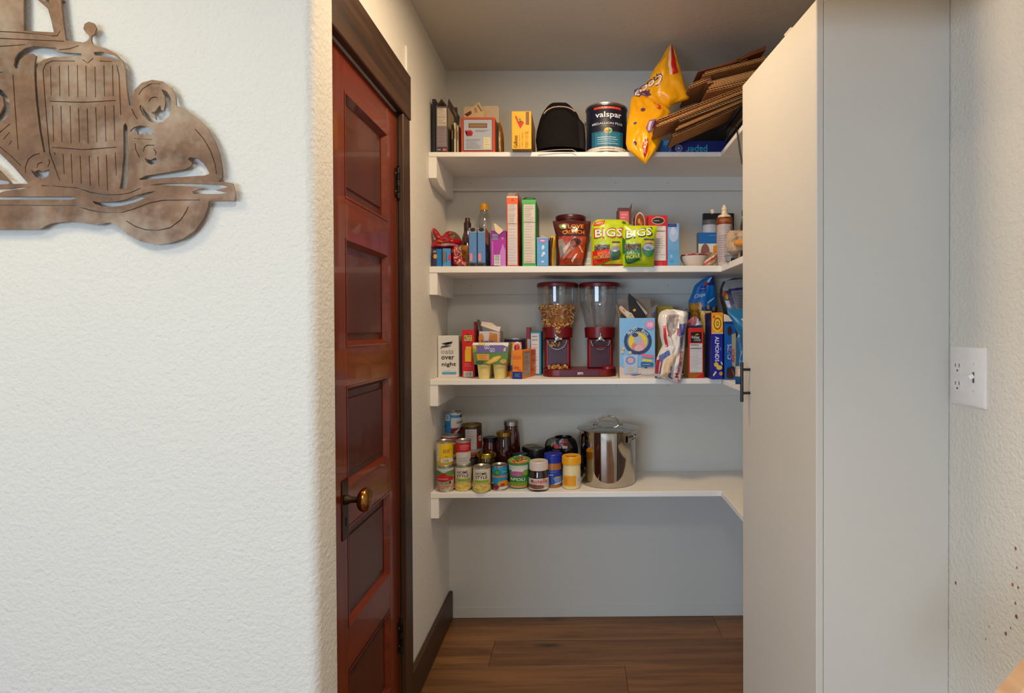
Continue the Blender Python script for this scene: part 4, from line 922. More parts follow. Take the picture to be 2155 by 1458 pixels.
sack(t, rows_of(c5, [(385, 1420, 2012), (420, 1400, 2010), (520, 1385, 1995), (650, 1370, 1968), (850, 1360, 1965), (1000, 1375, 1955), (1133, 1395, 1945)]), 2.228, '#b9cc12', .022, .004, 2.9, org=t.location,
     items=[('t', 'BIGS', .48, .195, .24, '#3a3a1c', 7, .80), ('t', 'BIGS', .47, .19, .19, '#f2ede0', 7, .74), ('p', [(-.0, .28), (.1, .36), (.12, .6), (.02, .72)], '#2a6a1c')] + seeds(70, .08, .46, .56, .63) +
           [('p', [(.06, .64), (.56, .60), (.57, .80), (.06, .94)], '#1f6a24'), ('t', 'DILL', .26, .69, .075, '#d8cc1c', 8), ('t', 'PICKLE', .31, .78, .085, '#d8cc1c', 8), ('p', [(.1, .93), (.5, .82), (.52, .86), (.12, .98)], '#124a1c'),
            ('e', .77, .62, .19, .17, '#44606e'), ('r', .62, .36, .94, .40, '#3f5560'), ('r', .62, .40, .93, .46, '#cfa84a'), ('e', .77, .56, .17, .08, '#9fb0c4'), ('e', .78, .71, .15, .07, '#2f7a4a'), ('t', 'DILL', .78, .575, .05, '#2a3a6a'), ('r', .02, .955, .98, .97, '#a2b410')])
t = carton('tea_box', 'dark red box with pink label standing behind the lime pouches', 1300.8, 1329, 437, 1, 2.37, .10, '#5a1c22', [('r', .12, .06, .80, .26, '#d8606a'), ('n', .2, .09, .72, .23, 3, None, '#f0b0a8'), ('r', 0, .27, 1, 1, '#b89c98'), ('r', .2, .32, .8, .42, '#b06a50')], lit=[('r', 0, 0, .25, 1, '#8a1820'), ('n', .3, .05, .95, .6, 8, None, '#6a5a56')], side='#453a38', top=False)
W_, Hh, D_ = t['w'], t['h'], t['d']; flap(t, [(W_ / 2, 0, Hh), (W_ / 2, D_, Hh), (W_ / 2 + .002, D_, Hh + .02), (W_ / 2 + .002, .01, Hh + .022)], .001, ('#3a2418', '#3a2418'))
carton('pizza_box', 'red box with round pizza picture behind the tall red box', 1336, 1363, 454, 1, 2.36, .06, '#c4161c', [('e', .40, .15, .40, .22, '#d8b49a'), ('e', .40, .14, .34, .18, '#7a3a12'), ('e', .34, .10, .1, .05, '#e0901c'), ('e', .48, .16, .1, .05, '#d06a10'), ('e', .3, .2, .1, .05, '#a8280c')], side='#6a3a22')
carton('red_box', 'tall red box with black oval emblem and nutrition panel', 1364.4, 1404.4, 453, 1, 2.27, .075, '#c81420', [('e', .52, .105, .34, .075, '#c9b8a4'), ('e', .52, .105, .31, .06, '#1e1a18'), ('n', .26, .085, .78, .125, 1, None, '#c8beb4'), ('n', .36, .02, .66, .03, 1, None, '#f0b0a8'), ('n', .12, .21, .92, .88, 15, '#ddd4d2', '#a8a2a4'), ('r', .2, .30, .9, .312, '#4a4644'), ('n', .2, .91, .95, .98, 2, None, '#e87a7a')], side='#8a0f18')
carton('blue_carton', 'plain pale blue carton right of the tall red box', 1404.8, 1430, 469.5, 1, 2.265, .07, '#6ba3d2', [('r', .0, .01, .75, .085, '#2a3474'), ('n', .1, .02, .7, .07, 1, None, '#a06a8a'), ('r', .05, .09, .95, .28, '#8fb0da'), ('e', .5, .28, .38, .16, '#a9bede'), ('e', .45, .18, .18, .09, '#bccbe4'), ('r', .0, .62, 1, 1, '#5f9ed0'), ('e', .3, .76, .12, .04, '#8cbce4'), ('e', .35, .88, .16, .03, '#4a8cc4')], side='#4a7cae')
# bowl of pink sweets
Yc_ = 2.315; t = thing('bowl', 'small white bowl filled with pink sweets on second shelf', 'bowl', (px(1461.5, 550, Yc_)[0], Yc_, z1)); r = 60 * Yc_ / F / 2
b = MB(); h = .046; b.lathe([(r * .45, 0), (r * .5, .002), (r * .72, .012), (r * .92, .030), (r, h), (r - .0025, h), (r * .88, .030), (r * .66, .013), (0, .008)], C('#dccdbe'), 40); b.build('bowl_body', M_PLASTIC, t, angle=60)
b = MB(); b.lathe([(0, .012), (r * .70, .018), (r * .95, .043), (r * .6, .052), (0, .056)], C('#a8525a'), 30)
for i in range(120):
    a = random.uniform(0, 2 * PI); q = r * .9 * math.sqrt(random.random()); s_ = random.uniform(.003, .005); vs, fs = chamfer(-s_, s_, -s_, s_, -s_ * .7, s_ * .7, s_ * .4)
    m = Matrix.Translation((q * math.cos(a), q * math.sin(a), .051 + .007 * (1 - q / r))) @ Matrix.Rotation(random.uniform(0, 6), 4, 'Z') @ Matrix.Rotation(random.uniform(-.6, .6), 4, 'X')
    b.add([tuple(m @ Vector(p)) for p in vs], fs, C(random.choice(['#b04a58', '#c87a80', '#8a3a48', '#d8a8a4'])))
o = b.build('pink_sweets', M_FOOD); tag(o, 'heap of pink sweets filling the white bowl', 'sweets', kind='stuff'); o.location = t.location
t = thing('striped_wrapper', 'pink and green striped wrapper leaning beside the white bowl', 'wrapper', (px(1494, 550, 2.262)[0], 2.262, z1))
sack(t, rows_of(c6, [(1020, 930, 985), (1100, 830, 985), (1180, 760, 985), (1285, 720, 960)]), 2.262, '#c08a6a', .012, .004, 6.6, nu=14, nv=16, org=t.location, colfn=lambda u, v: ['#c88a78', '#7a8a5c', '#d8b09a', '#b04a34'][int((u * 3 + v * 4)) % 4])
carton('pudding_mix_box', 'blue and yellow dessert box behind the spray can', 1469.7, 1512, 489, 1, 2.40, .034, '#1a66ac', [('n', .5, .06, .95, .10, 1, None, '#9ab4d8'), ('r', 0, .30, 1, .78, '#d8dcd2'), ('e', .34, .52, .22, .22, '#8a5a54'), ('e', .55, .66, .3, .14, '#a88274'), ('p', [(.74, .36), (1, .32), (1, .95), (.7, .9)], '#e08a14'), ('p', [(0, .78), (1, .74), (1, 1), (0, 1)], '#e0c01c')], side='#5a5248', lit=[('r', 0, 0, 1, 1, '#6a6458')])
jar('tall_jar', 'tall jar with clear lid and white wrapper behind dessert box', 1478.5, 1508, 475, 2.49 - .02, z1, px(1493, 462, 2.45)[1], '#c9ccd8', '#6a6866', lidh=.022, bodymat=M_PLASTIC, neck=.92, shoulder=.86)
carton('black_flat_box', 'flat black box leaning on the back wall behind spray can', 1480, 1545, 448.5, 1, 2.508, .018, '#1c1a1e', [('n', .35, .06, .6, .10, 1, None, '#4a4a50'), ('r', .5, .2, .56, .9, '#2a282c')])
# whipped topping can
Yc_ = 2.275; xa, xb = px(1508.5, 500, Yc_)[0], px(1540.5, 500, Yc_)[0]; r = (xb - xa) / 2; hz = px(1524, 459, Yc_)[1] - z1
t = thing('spray_can', 'slim pale spray can with brown band and cream nozzle', 'spray can', ((xa + xb) / 2, Yc_, z1))
b = MB(); b.lathe([(r - .003, 0), (r, .003), (r, hz * .985), (r - .003, hz)], C('#b8a8a4'), 36); b.build('can_body', M_CARD, t)
art(t, cyl(r + .0001, 0, hz), [('r', 0, .0, 1, .145, '#7a3410'), ('t', 'WHIPPED', .45, .075, .07, '#c87a3a', 0, .5), ('n', .12, .16, .80, .36, 6, None, '#d8cfcc'), ('n', .12, .36, .62, .92, 12, None, '#a4949a'), ('r', .60, .3, .635, .99, '#e6dcd6'), ('r', .70, .18, .95, .3, '#8a7468')])
b = MB(); zt = px(1524, 432, Yc_)[1] - z1; b.lathe([(r - .004, hz), (r - .006, hz + .010), (r * .42, hz + .016), (r * .34, hz + .030), (r * .40, hz + .034), (r * .36, zt - .012), (r * .22, zt - .006), (r * .2, zt), (0, zt)], C('#e0cfb0'), 24)
b.box(r * .2, r * .62, -.004, .004, hz + .022, hz + .040, C('#dcc9a8'), .002, mat=Matrix.Rotation(math.radians(-14), 4, 'Y') @ Matrix.Translation((-.006, 0, .002))); b.build('nozzle', M_PLASTIC, t)
# return-shelf odds and ends
t = thing('cloth_roll', 'rolled tan cloth lying on the second return shelf', 'cloth', (px(1550, 520, 2.06)[0] + .02, 2.06, z1))
sack(t, rows_of(c6, [(590, 1240, 1640), (680, 1180, 1660), (800, 1160, 1680), (900, 1170, 1680), (1000, 1200, 1420), (1068, 1290, 1400)]), 2.08, '#b39a80', .03, .012, 5.5, mat=M_FABRIC, org=t.location)
t = plain('wooden_roller', 'orange brown wooden roller poking from the tan cloth', 'roller', MB().tube([Vector((px(x, y, Y)[0], Y, px(x, y, Y)[1])) for x, y, Y in ((1546, 511, 2.10), (1552, 511.5, 2.03), (1575, 512, 2.02), (1600, 512, 2.02))], [.0105, .012, .012, .012], C('#c9822a'), 14), M_WOOD)
t = thing('grey_tub', 'small grey tub under the tan cloth roll', 'tub', (px(1539, 540, 2.12)[0], 2.12, z1)); b = MB(); b.lathe([(.016, 0), (.020, .002), (.024, .024), (.026, .0245), (.026, .027), (0, .027)], C('#8d8a88'), 24); b.build('tub_body', M_PLASTIC, t)
t = thing('dark_tongs', 'dark metal tongs lying flat at the second return shelf edge', 'tongs', (px(1560, 548, 1.98)[0] + .03, 1.98, z1))
b = MB(); b.tube([(-.035, .10, .004), (0, .02, .005), (.03, -.06, .004)], .004, C('#3a322a'), 8); b.tube([(-.030, .105, .004), (.015, .03, .006), (.055, -.05, .004)], .004, C('#3a322a'), 8); b.lathe([(.006, 0), (.006, .01), (0, .01)], C('#2a241e'), 10, c=(-.033, .104)); b.build('tong_arms', M_IRON, t)
t = thing('sauce_bottle', 'dark bottle with flip spout beside the cabinet door edge', 'bottle', (px(1572, 480, 2.16)[0], 2.16, z1)); hz = px(1572, 425, 2.16)[1] - z1
b = MB(); b.lathe([(.022, 0), (.027, .004), (.027, hz * .6), (.018, hz * .74), (.012, hz * .8)], C('#2a1a14'), 28); b.build('bottle_body', M_SAUCE, t)
b = MB(); b.lathe([(.020, hz * .78), (.020, hz * .86), (.010, hz * .88), (.010, hz * .93), (.014, hz * .935), (.013, hz * .96), (.006, hz * .97), (.005, hz), (0, hz)], C('#241a14'), 24); b.build('spout_cap', M_PLASTIC, t)

# ================================================================== THIRD SHELF
c6b = cv(890, 570, 5.131); c8 = cv(970, 640, 8.578); c3 = cv(1120, 580, 6.34); cb = cv(1290, 600, 6.94); c2b = cv(1430, 570, 5.606)
z2 = ST[2]
carton('oats_carton', 'white overnight oats carton at the left end of third shelf', 921.4, 965.4, 706, 2, 2.355, .11, '#dcd8d4', [('t', 'oats', .45, .39, .10, '#9a9694', 0, .60), ('t', 'over', .48, .535, .085, '#161616', 0, .62), ('t', 'night', .53, .70, .125, '#161616', 0, .68),
    ('p', [(.18, .19), (.5, .20), (.72, .14), (.66, .20), (.4, .235)], '#3a3a3a'), ('p', [(.16, .26), (.4, .24), (.68, .24), (.44, .275), (.2, .29)], '#3a3a3a'), ('p', [(.14, .31), (.2, .25), (.22, .26), (.18, .32)], '#6a6a6a'), ('n', .62, .76, .82, .79, 1, None, '#8a8a8a'), ('n', .22, .83, .82, .86, 1, None, '#a8c4d4'), ('r', .20, .88, .88, .925, '#3f9fd0')], side='#c8c2bc')
carton('cracker_box', 'slim red cracker box with round blue and yellow emblem', 972.4, 998.4, 694, 2, 2.34, .13, '#d0141a', [('e', .49, .175, .30, .085, '#1f2a78'), ('r', .18, .115, .80, .235, '#e8c41c'), ('t', 'RITZ', .49, .175, .085, '#2a2a78', 0, .54), ('r', .30, .35, .76, .42, '#e8b418'), ('r', .38, .41, .68, .44, '#c88a10'), ('r', .24, .44, .74, .67, '#e8b418'), ('e', .49, .44, .25, .03, '#e8b418'), ('n', .12, .70, .86, .78, 3, None, '#e87a7a'), ('b', .12, .875, .86, .985)], side='#7a0a10')
carton('red_packet', 'thin dark red packet standing behind the slim red cracker box', 997.5, 1005, 677, 2, 2.45, .03, '#9a1420', [('r', .1, .05, .5, .4, '#c03a44')], cat='packet')
t = carton('biscuit_box', 'white and orange biscuit box with a torn open top', 1008.5, 1052, 697, 2, 2.39, .10, '#d8d0d0', [('e', .10, .16, .13, .11, '#d88a3a'), ('p', [(.5, .02), (.98, .06), (.98, .40), (.66, .40), (.46, .2)], '#d08a34'), ('e', .72, .16, .2, .1, '#c07a20'), ('t', 'little', .40, .235, .10, '#22347c', 4, .56), ('e', .8, .36, .16, .09, '#a8501c'), ('r', .9, .0, .93, .5, '#e8e0dc')], top=False, side='#b8aca0')
flap(t, at(t, [(c8(0) if False else c8[0](358), c8[1](385), 2.386), (c8[0](692), c8[1](500), 2.386), (c8[0](722), c8[1](408), 2.386), (c8[0](640), c8[1](398), 2.386), (c8[0](560), c8[1](335), 2.386), (c8[0](380), c8[1](312), 2.386)]), .001, ('#f4dcc4', '#e8ccb0'), 'torn_flap')
W_, Hh, D_ = t['w'], t['h'], t['d']; flap(t, [(-W_ / 2, .0, Hh - .004), (-W_ / 2, D_, Hh - .004), (-W_ / 2 - .016, D_, Hh + .052), (-W_ / 2 - .016, .03, Hh + .052)], .001, ('#8a8078', '#a89c90'))
# pudding cups in a printed sleeve
t = thing('pudding_pack', 'pack of pale yellow pudding cups in purple and green sleeve', 'pudding cups', (px(1032, 790, 2.245)[0], 2.245, z2))
zb_, zt_ = px(1032, 766.5, 2.245)[1] - z2, px(1032, 721, 2.245)[1] - z2
hw0 = (px(c8[0](865), 745, 2.245)[0] - px(c8[0](208), 745, 2.245)[0]) / 2; hw1 = hw0 * .90; cx_ = px(c8[0](536), 745, 2.245)[0] - t.location.x
b = MB(); Q = [(-hw1, -.002, zb_), (hw1, -.002, zb_), (hw0, 0, zt_ - .010), (hw0 * .98, .008, zt_), (-hw0 * .98, .008, zt_), (-hw0, 0, zt_ - .010)]
Pf = [Vector((cx_ + x, y, z)) for x, y, z in Q]; Pb = [Vector((p.x, .11 - p.y, p.z)) for p in Pf]
b.poly([Pf[0], Pf[1], Pf[2], Pf[5]], C('#5a8422')); b.poly([Pf[5], Pf[2], Pf[3], Pf[4]], C('#d8d0d4')); b.poly([Pb[1], Pb[0], Pb[5], Pb[2]], C('#5a8422')); b.poly([Pb[2], Pb[5], Pb[4], Pb[3]], C('#d8d0d4'))
b.poly([Pf[4], Pf[3], Pb[3], Pb[4]], C('#8a7ab0')); b.poly([Pf[1], Pf[0], Pb[0], Pb[1]], C('#4a7020'))
for i, j, k_ in ((1, 2, 3), (0, 5, 4)): b.poly([Pf[i], Pb[i], Pb[j], Pb[k_], Pf[k_], Pf[j]] if i else [Pf[0], Pf[5], Pf[4], Pb[4], Pb[5], Pb[0]], C('#64922a'))
b.build('sleeve', M_CARD, t)
hS = zt_ - .010 - zb_
S_ = Surf(lambda u, v, o: (cx_ + (u - .5) * 2 * (hw1 + (hw0 - hw1) * (1 - v)), -.002 * v - o, zb_ + hS * (1 - v)), 2 * hw0, hS)
art(t, S_, [('r', .02, .0, .98, .40, '#6a5a94'), ('p', [(.0, .0), (.10, .0), (.12, .3), (.0, .4)], '#7aa42a'), ('e', .06, .10, .05, .10, '#e0a01c'), ('p', [(.86, .22), (.93, .1), (.92, .3), (.88, .34)], '#e8c83a'), ('p', [(.84, .0), (.98, .0), (.98, .1)], '#e8e0e4'),
   ('t', 'GO', .40, .10, .21, '#ece4f0', 4, .14), ('t', 'GO', .55, .26, .21, '#ece4f0', 4, .14), ('p', [(.10, .46), (.46, .47), (.46, .80), (.12, .78)], '#e09a1c'), ('n', .14, .5, .44, .76, 3, None, '#8a4a0c'), ('p', [(.34, .93), (.60, .60), (.78, .54), (.82, .64), (.70, .84), (.48, .98)], '#d8a81c'), ('p', [(.44, .90), (.62, .66), (.78, .58), (.62, .82)], '#e8c43a'), ('e', .88, .84, .10, .12, '#c89a14'), ('p', [(.06, .84), (.30, .80), (.28, .96), (.08, .96)], '#33501a')])
art(t, Surf(lambda u, v, o: (cx_ + (u - .5) * 1.96 * hw0, .008 * (1 - v) - .0004 - o, zt_ - .010 * v), 2 * hw0, .010), [('e', .24, .5, .12, .4, '#e0c020'), ('r', .02, .1, .14, .9, '#e4dce0')], 'top_label')
for k_, (xx, yy) in enumerate(((1019.2, .030), (1052, .030), (1019.2, .080), (1052, .080))):
    b = MB(); X = px(xx, 780, 2.275)[0] - t.location.x; b.lathe([(.0215, .0005), (.0225, .002), (.0283, zb_ - .004), (.0305, zb_ - .003), (.0305, zb_ - .0005), (0, zb_ - .0005)], C('#ecd684'), 28, c=(X, yy)); o = b.build('pudding_cup', M_PLASTIC, t)
    b = MB(); b.box(X - .012, X + .012, yy - .0290, yy - .0250, zb_ - .015, zb_ - .009, C('#b8a05c')); 
    if k_ < 2: b.build('date_stamp', M_INK, o)
t = thing('navy_canister', 'navy canister with grey rim behind the pudding cups', 'canister', (px(1084, 750, 2.44)[0], 2.44, z2)); r = .0475; hz = px(1084, 712, 2.44)[1] - z2
b = MB(); b.lathe([(r - .002, 0), (r, .002), (r, hz - .006), (r + .001, hz - .005)], C('#161c4a'), 36); b.build('canister_body', M_CARD, t); b = MB(); b.lathe([(r + .001, hz - .006), (r + .002, hz - .004), (r + .0015, hz), (r - .003, hz), (r - .004, hz - .003), (0, hz - .003)], C('#b8b8bc'), 36); b.build('rim', M_TIN, t)
t = thing('orange_pouch', 'orange and white snack pouch wedged beside the pudding cups', 'pouch', (px(1082, 780, 2.365)[0], 2.365, z2))
sack(t, rows_of(c8, [(685, 870, 1090), (740, 850, 1098), (900, 830, 1098), (1150, 822, 1096), (1345, 818, 1092)]), 2.365, '#d8861c', .016, .003, 2.1, nu=14, nv=18, org=t.location, items=[('e', .66, .14, .30, .15, '#c9c4cc'), ('e', .68, .14, .20, .11, '#c0281c'), ('p', [(.38, .1), (.5, .3), (.4, .7), (.3, .7), (.38, .3)], '#c8c4cc'), ('p', [(.06, .36), (.34, .34), (.3, .6), (.06, .62)], '#a85a1c'), ('p', [(0, .66), (.6, .60), (.6, .78), (0, .78)], '#1f2a5a')])
carton('fish_cracker_box', 'orange cracker box turned so its corner faces out', 1077.8, 1099.6, 737.5, 2, 2.244, .205, '#ec8a14', [('r', 0, .74, 1, 1, '#1f2f78'), ('n', .2, .80, .85, .93, 3, None, '#9ab0e0'), ('r', .05, .17, .9, .29, '#e0701c'), ('e', .4, .6, .3, .05, '#d85a14'), ('e', .7, .67, .22, .04, '#e06a14')], side='#e8841a',
    sitems=[('n', .10, .06, .50, .92, 12, '#b8aca4', '#6a6060'), ('r', .56, .0, 1, 1, '#dc6a18'), ('r', .62, .05, .95, .22, '#c83a10'), ('e', .75, .4, .12, .06, '#b84a0c'), ('e', .85, .6, .1, .06, '#f09a34'), ('e', .66, .75, .08, .05, '#b8480c')], rz=math.radians(-12.5))
carton('thin_red_box', 'thin red and white box standing left of the teal-edged box', 1107.8, 1116.2, 688.5, 2, 2.45, .05, '#a81c24', [('r', .25, .25, 1, 1, '#d8c4c0'), ('n', .3, .3, .9, .9, 10, None, '#a8908c')])
carton('teal_box', 'white nutrition panel box with teal border left of cereal dispenser', 1116.5, 1139.2, 697.5, 2, 2.42, .09, '#1c86b4', [('r', .06, .04, .80, .96, '#d6ccc8'), ('n', .10, .09, .76, .14, 1, None, '#6a6462'), ('t', 'BAKES', .42, .19, .035, '#4a4442', 0, .5), ('n', .10, .26, .76, .9, 9, None, '#b0a4a0')], side='#14324a')

# twin cereal dispenser
YD = 2.38; t = thing('cereal_dispenser', 'dark red twin cereal dispenser with two clear hoppers', 'cereal dispenser', (px(1219.5, 780, YD)[0], YD, z2))
RED = C('#6a0a12'); RED2 = C('#7c0e16'); X0 = t.location.x
bw = (px(1298, 783, YD)[0] - px(1140.5, 783, YD)[0]) / 2; bz = px(1219, 775.5, YD)[1] - z2
def stad(hw, y0, y1, k=8, pinch=.02):
    P = []; rr = (y1 - y0) / 2
    for i in range(k + 1): a = -PI / 2 + PI * i / k; P.append((hw - rr * .5 + rr * .5 * math.cos(a), (y0 + y1) / 2 + rr * math.sin(a)))
    for i in range(k + 1): a = PI / 2 + PI * i / k; P.append((-hw + rr * .5 + rr * .5 * math.cos(a), (y0 + y1) / 2 + rr * math.sin(a)))
    return P
def slab(b, P, z0, z1, col, q=.003):
    n = len(P); cx = sum(p[0] for p in P) / n; cy = sum(p[1] for p in P) / n
    sc_ = lambda s: [(cx + (p[0] - cx) * s, cy + (p[1] - cy) * s) for p in P]
    L_ = [(sc_(1 - q * 8), z0), (P, z0 + q), (P, z1 - q), (sc_(1 - q * 8), z1)]
    vs = [(p[0], p[1], z) for Q, z in L_ for p in Q]
    b.add(vs, [(j * n + i, j * n + (i + 1) % n, (j + 1) * n + (i + 1) % n, (j + 1) * n + i) for j in range(3) for i in range(n)] + [tuple(range(n))[::-1], tuple(range(3 * n, 4 * n))], col)
b = MB(); slab(b, stad(bw, -.055, .150), .0005, bz, RED); b.build('base_tray', M_PLASTIC, t)
b = MB(); b.box(-.085, .085, -.0565, -.054, .005, bz - .003, C('#4c1028'), .001); b.build('front_band', M_PLASTIC, t)
art(t, Surf(lambda u, v, o: (-.085 + .17 * u, -.0566 - o, .005 + (bz - .008) * (1 - v)), .17, bz - .008), [('t', 'zevro', .52, .55, .42, '#e8e0e4', 0, .14)])
for (cx, fill) in ((1173.7, True), (1262.5, False)):
    xc = px(cx, 700, YD + .04)[0] - X0; yc = .045
    zz = lambda y: px(cx, y, YD + .045 - .05)[1] - z2
    zc0, zc1 = zz(711.5), zz(688); zl0, zl1 = zz(600), zz(589.5) - .0
    zl1 = min(zl1, ST[1] - TH[1] - z2 - .006)
    R_ = .0905; rn = .062
    b = MB(); b.box(xc - .056, xc + .056, yc - .028, yc + .060, bz - .002, zc0 + .002, RED2, .008); b.box(xc - .042, xc + .042, yc - .0295, yc - .027, bz + .004, zc0 - .012, C('#460d22'), .001); b.build('column', M_PLASTIC, t)
    b = MB(); b.lathe([(rn - .004, zc0), (rn + .004, zc0 + .002), (rn + .006, zc1 - .003), (rn + .004, zc1), (rn - .002, zc1)], RED, 40, c=(xc, yc)); b.build('collar', M_PLASTIC, t)
    zk = zz(645)
    prof = [(rn - .003, zc1 - .002), (rn + .004, zc1 + .016), (R_ - .010, zk - .012), (R_ - .004, zk + .004), (R_ - .001, zk + .03), (R_, zl0)]
    b = MB(); b.lathe(prof, WHITE, 48, c=(xc, yc)); o = b.build('hopper', M_CLEAR, t, angle=60)
    me = o.data; bmx = bmesh.new(); bmx.from_mesh(me); bmesh.ops.delete(bmx, geom=[f for f in bmx.faces if len(f.verts) > 4], context='FACES_ONLY'); bmx.to_mesh(me); bmx.free()
    b = MB(); b.lathe([(R_ - .002, zl0 - .008), (R_ + .001, zl0 - .006), (R_ + .0015, zl0 + .006), (R_ - .004, zl0 + .012), (R_ * .5, zl0 + .0150), (0, zl0 + .0155)], RED, 48, c=(xc, yc)); b.build('lid', M_PLASTIC, t)
    # turning knob: silver hub with three vanes, and the clear scoop drum below
    zn = zz(712); yk = yc - .069
    b = MB(); mk = Matrix.Translation((xc, yk, zn)) @ Matrix.Rotation(PI / 2, 4, 'X'); b.lathe([(.010, -.03), (.010, .004), (.0085, .008), (0, .0095)], C('#a8a49c'), 20, mat=mk)
    for a in ((25, 145, 265) if fill else (0, 120, 240)):
        m = Matrix.Translation((xc, yk, zn)) @ Matrix.Rotation(math.radians(-a), 4, 'Y'); b.box(-.0055, .0055, -.004, .006, .006, .0235, C('#a39d94'), .003, mat=m)
    b.build('turning_knob', M_TIN, t)
    b = MB(); mk = Matrix.Translation((xc, yk + .006, zn - .006)) @ Matrix.Rotation(PI / 2, 4, 'X')
    b.lathe([(.041, -.03), (.041, 0)], WHITE, 36, mat=mk); b.f = b.f[:36]; b.c = b.c[:36]; o = b.build('scoop_drum', M_CLEAR, t, angle=60)
    b = MB(); b.tube([(xc + .041 * math.sin(a), yk + .006, zn - .006 - .041 * math.cos(a)) for a in [-1.5 + 3.0 * i / 20 for i in range(21)]], .0012, C('#c8bfc4'), 6); b.build('drum_rim', M_PLASTIC, t)
    if not fill:
        b = MB(); b.tube([(xc - .030, yk + .002, zn - .030), (xc - .024, yk + .002, zn - .040), (xc + .024, yk + .002, zn - .040), (xc + .030, yk + .002, zn - .030)], .003, RED, 8); b.build('scoop_lip', M_PLASTIC, t)
    if fill:
        b = MB(); zf = zz(646); pr = [(.012, zc1 - .004), (rn - .006, zc1), (rn + .001, zc1 + .016), (R_ - .014, zk - .012), (R_ - .009, zk + .002), (R_ - .012, zf + .002), (0, zf + .006)]
        b.lathe(pr, C('#b87a38'), 40, c=(xc, yc)); random.seed(3)
        def oat(b, p, s_):
            m = Matrix.Translation(p) @ Matrix.Rotation(random.uniform(0, 6.3), 4, 'Z') @ Matrix.Rotation(random.uniform(0, 3.1), 4, 'X'); n = 7
            cl = C(random.choice(['#e8b468', '#d0944a', '#a8682a', '#7a4416', '#f0c888', '#945420']))
            vs = []
            for (rr, zz_) in ((1, 0), (.72, .38), (.42, 0), (.72, -.38)):
                for i in range(n): a = 2 * PI * i / n; vs.append(m @ Vector((s_ * rr * math.cos(a), s_ * rr * math.sin(a), s_ * zz_)))
            b.add(vs, [(j * n + i, j * n + (i + 1) % n, ((j + 1) % 4) * n + (i + 1) % n, ((j + 1) % 4) * n + i) for j in range(4) for i in range(n)], cl)
        for i in range(760):
            k_ = random.uniform(1, 4.999); j = int(k_); f = k_ - j; rr = pr[j][0] + (pr[j + 1][0] - pr[j][0]) * f if j < 4 else pr[4][0]; z_ = pr[j][1] + (pr[j + 1][1] - pr[j][1]) * f
            a = random.uniform(0, 2 * PI); 
            if math.cos(a) < -.3: continue
            oat(b, Vector((xc + (rr + .0005) * math.sin(a), yc - (rr + .0005) * math.cos(a), z_)), .0060)
        for i in range(240):
            a = random.uniform(0, 2 * PI); rr = (R_ - .016) * math.sqrt(random.random()); oat(b, Vector((xc + rr * math.sin(a), yc - rr * math.cos(a), zf + .004 + random.uniform(0, .003))), .0052)
        for i in range(26): oat(b, Vector((xc + random.uniform(-.006, .012), yc - rn - .006 + random.uniform(-.004, .002), zc1 - random.uniform(0, .028))), .0048)
        for i in range(14): oat(b, Vector((xc + random.uniform(-.03, .012), yk + .014, zn - random.uniform(.012, .036))), .005)
        o = b.build('toasted_cereal', M_FOOD); o.location = t.location; tag(o, 'toasted oat cereal filling the left hopper of the dispenser', 'cereal', kind='stuff')
        b = MB()
        for i in range(90):
            x = random.betavariate(1.6, 2.2) * .095 - .058; oat(b, Vector((x + xc + .018, random.uniform(-.044, -.016), bz + .004 + max(0, random.gauss(.004, .004)))), .0054)
        o = b.build('spilled_cereal', M_FOOD); o.location = t.location; tag(o, 'cereal spilled on the dark red tray of the dispenser', 'cereal', kind='stuff')
b = MB(); xa = px(1296, 770, YD)[0] - X0; b.lathe([(.030, bz), (.030, bz + .010), (.027, bz + .012), (0, bz + .012)], RED2, 30, c=(xa - .034, -.018)); b.build('measuring_lid', M_PLASTIC, t)

# big snack box with opened top
t = carton('popcorn_snack_box', 'large pale blue snack box with round badge, packets poking out', 1303.6, 1378.3, 669, 2, 2.25, .095, '#7cb4e0',
    [('p', [(0, .81), (.12, .80), (.2, .82), (1, .815), (1, 1), (0, 1)], '#cfbfae'), ('e', .52, .385, .395, .225, '#2c3f66'), ('e', .52, .385, .30, .165, '#7f9cc0'), ('e', .52, .39, .262, .150, '#e4c81c'), ('e', .42, .47, .08, .06, '#dc7a74'), ('e', .62, .45, .10, .09, '#e49aa8'), ('e', .52, .36, .12, .08, '#a8b0c0'), ('e', .44, .28, .09, .035, '#33456c'), ('e', .54, .50, .12, .05, '#d8b0b0'),
     ('t', 'PIRATE\'S', .36, .215, .05, '#e8ecf2', 34, .30), ('t', 'BOOTY', .72, .245, .05, '#e8ecf2', -46, .22), ('e', .86, .115, .125, .07, '#e48ab4'), ('t', '10', .86, .11, .07, '#f4eef2', 0, .12), ('e', .10, .50, .05, .03, '#d8b478'), ('e', .08, .56, .04, .025, '#d8bc8c'), ('e', .29, .57, .05, .025, '#d8bc8c'),
     ('p', [(.10, .62), (.52, .60), (.50, .90), (.14, .92)], '#a9bcd6'), ('e', .31, .70, .14, .07, '#7a86b4'), ('e', .31, .70, .09, .045, '#d0a8b0'), ('e', .32, .845, .09, .035, '#c8ae8c'), ('p', [(.62, .59), (.96, .62), (.95, .66), (.62, .635)], '#e46a84'), ('p', [(.64, .67), (.92, .69), (.91, .725), (.64, .715)], '#dcc83c'), ('p', [(.60, .73), (.95, .745), (.94, .80), (.60, .80)], '#2f5a8a'), ('n', .62, .745, .92, .79, 1, None, '#a8c4e0'), ('e', .74, .82, .04, .012, '#2a3a5a'), ('p', [(.28, .935), (.62, .92), (.66, .93), (.4, .955)], '#5a5a94'), ('r', .6, .85, .98, .93, '#d0c4bc')],
    side='#b89a74', lit=[('r', 0, 0, 1, 1, '#b4946a')], top=False, cat='box')
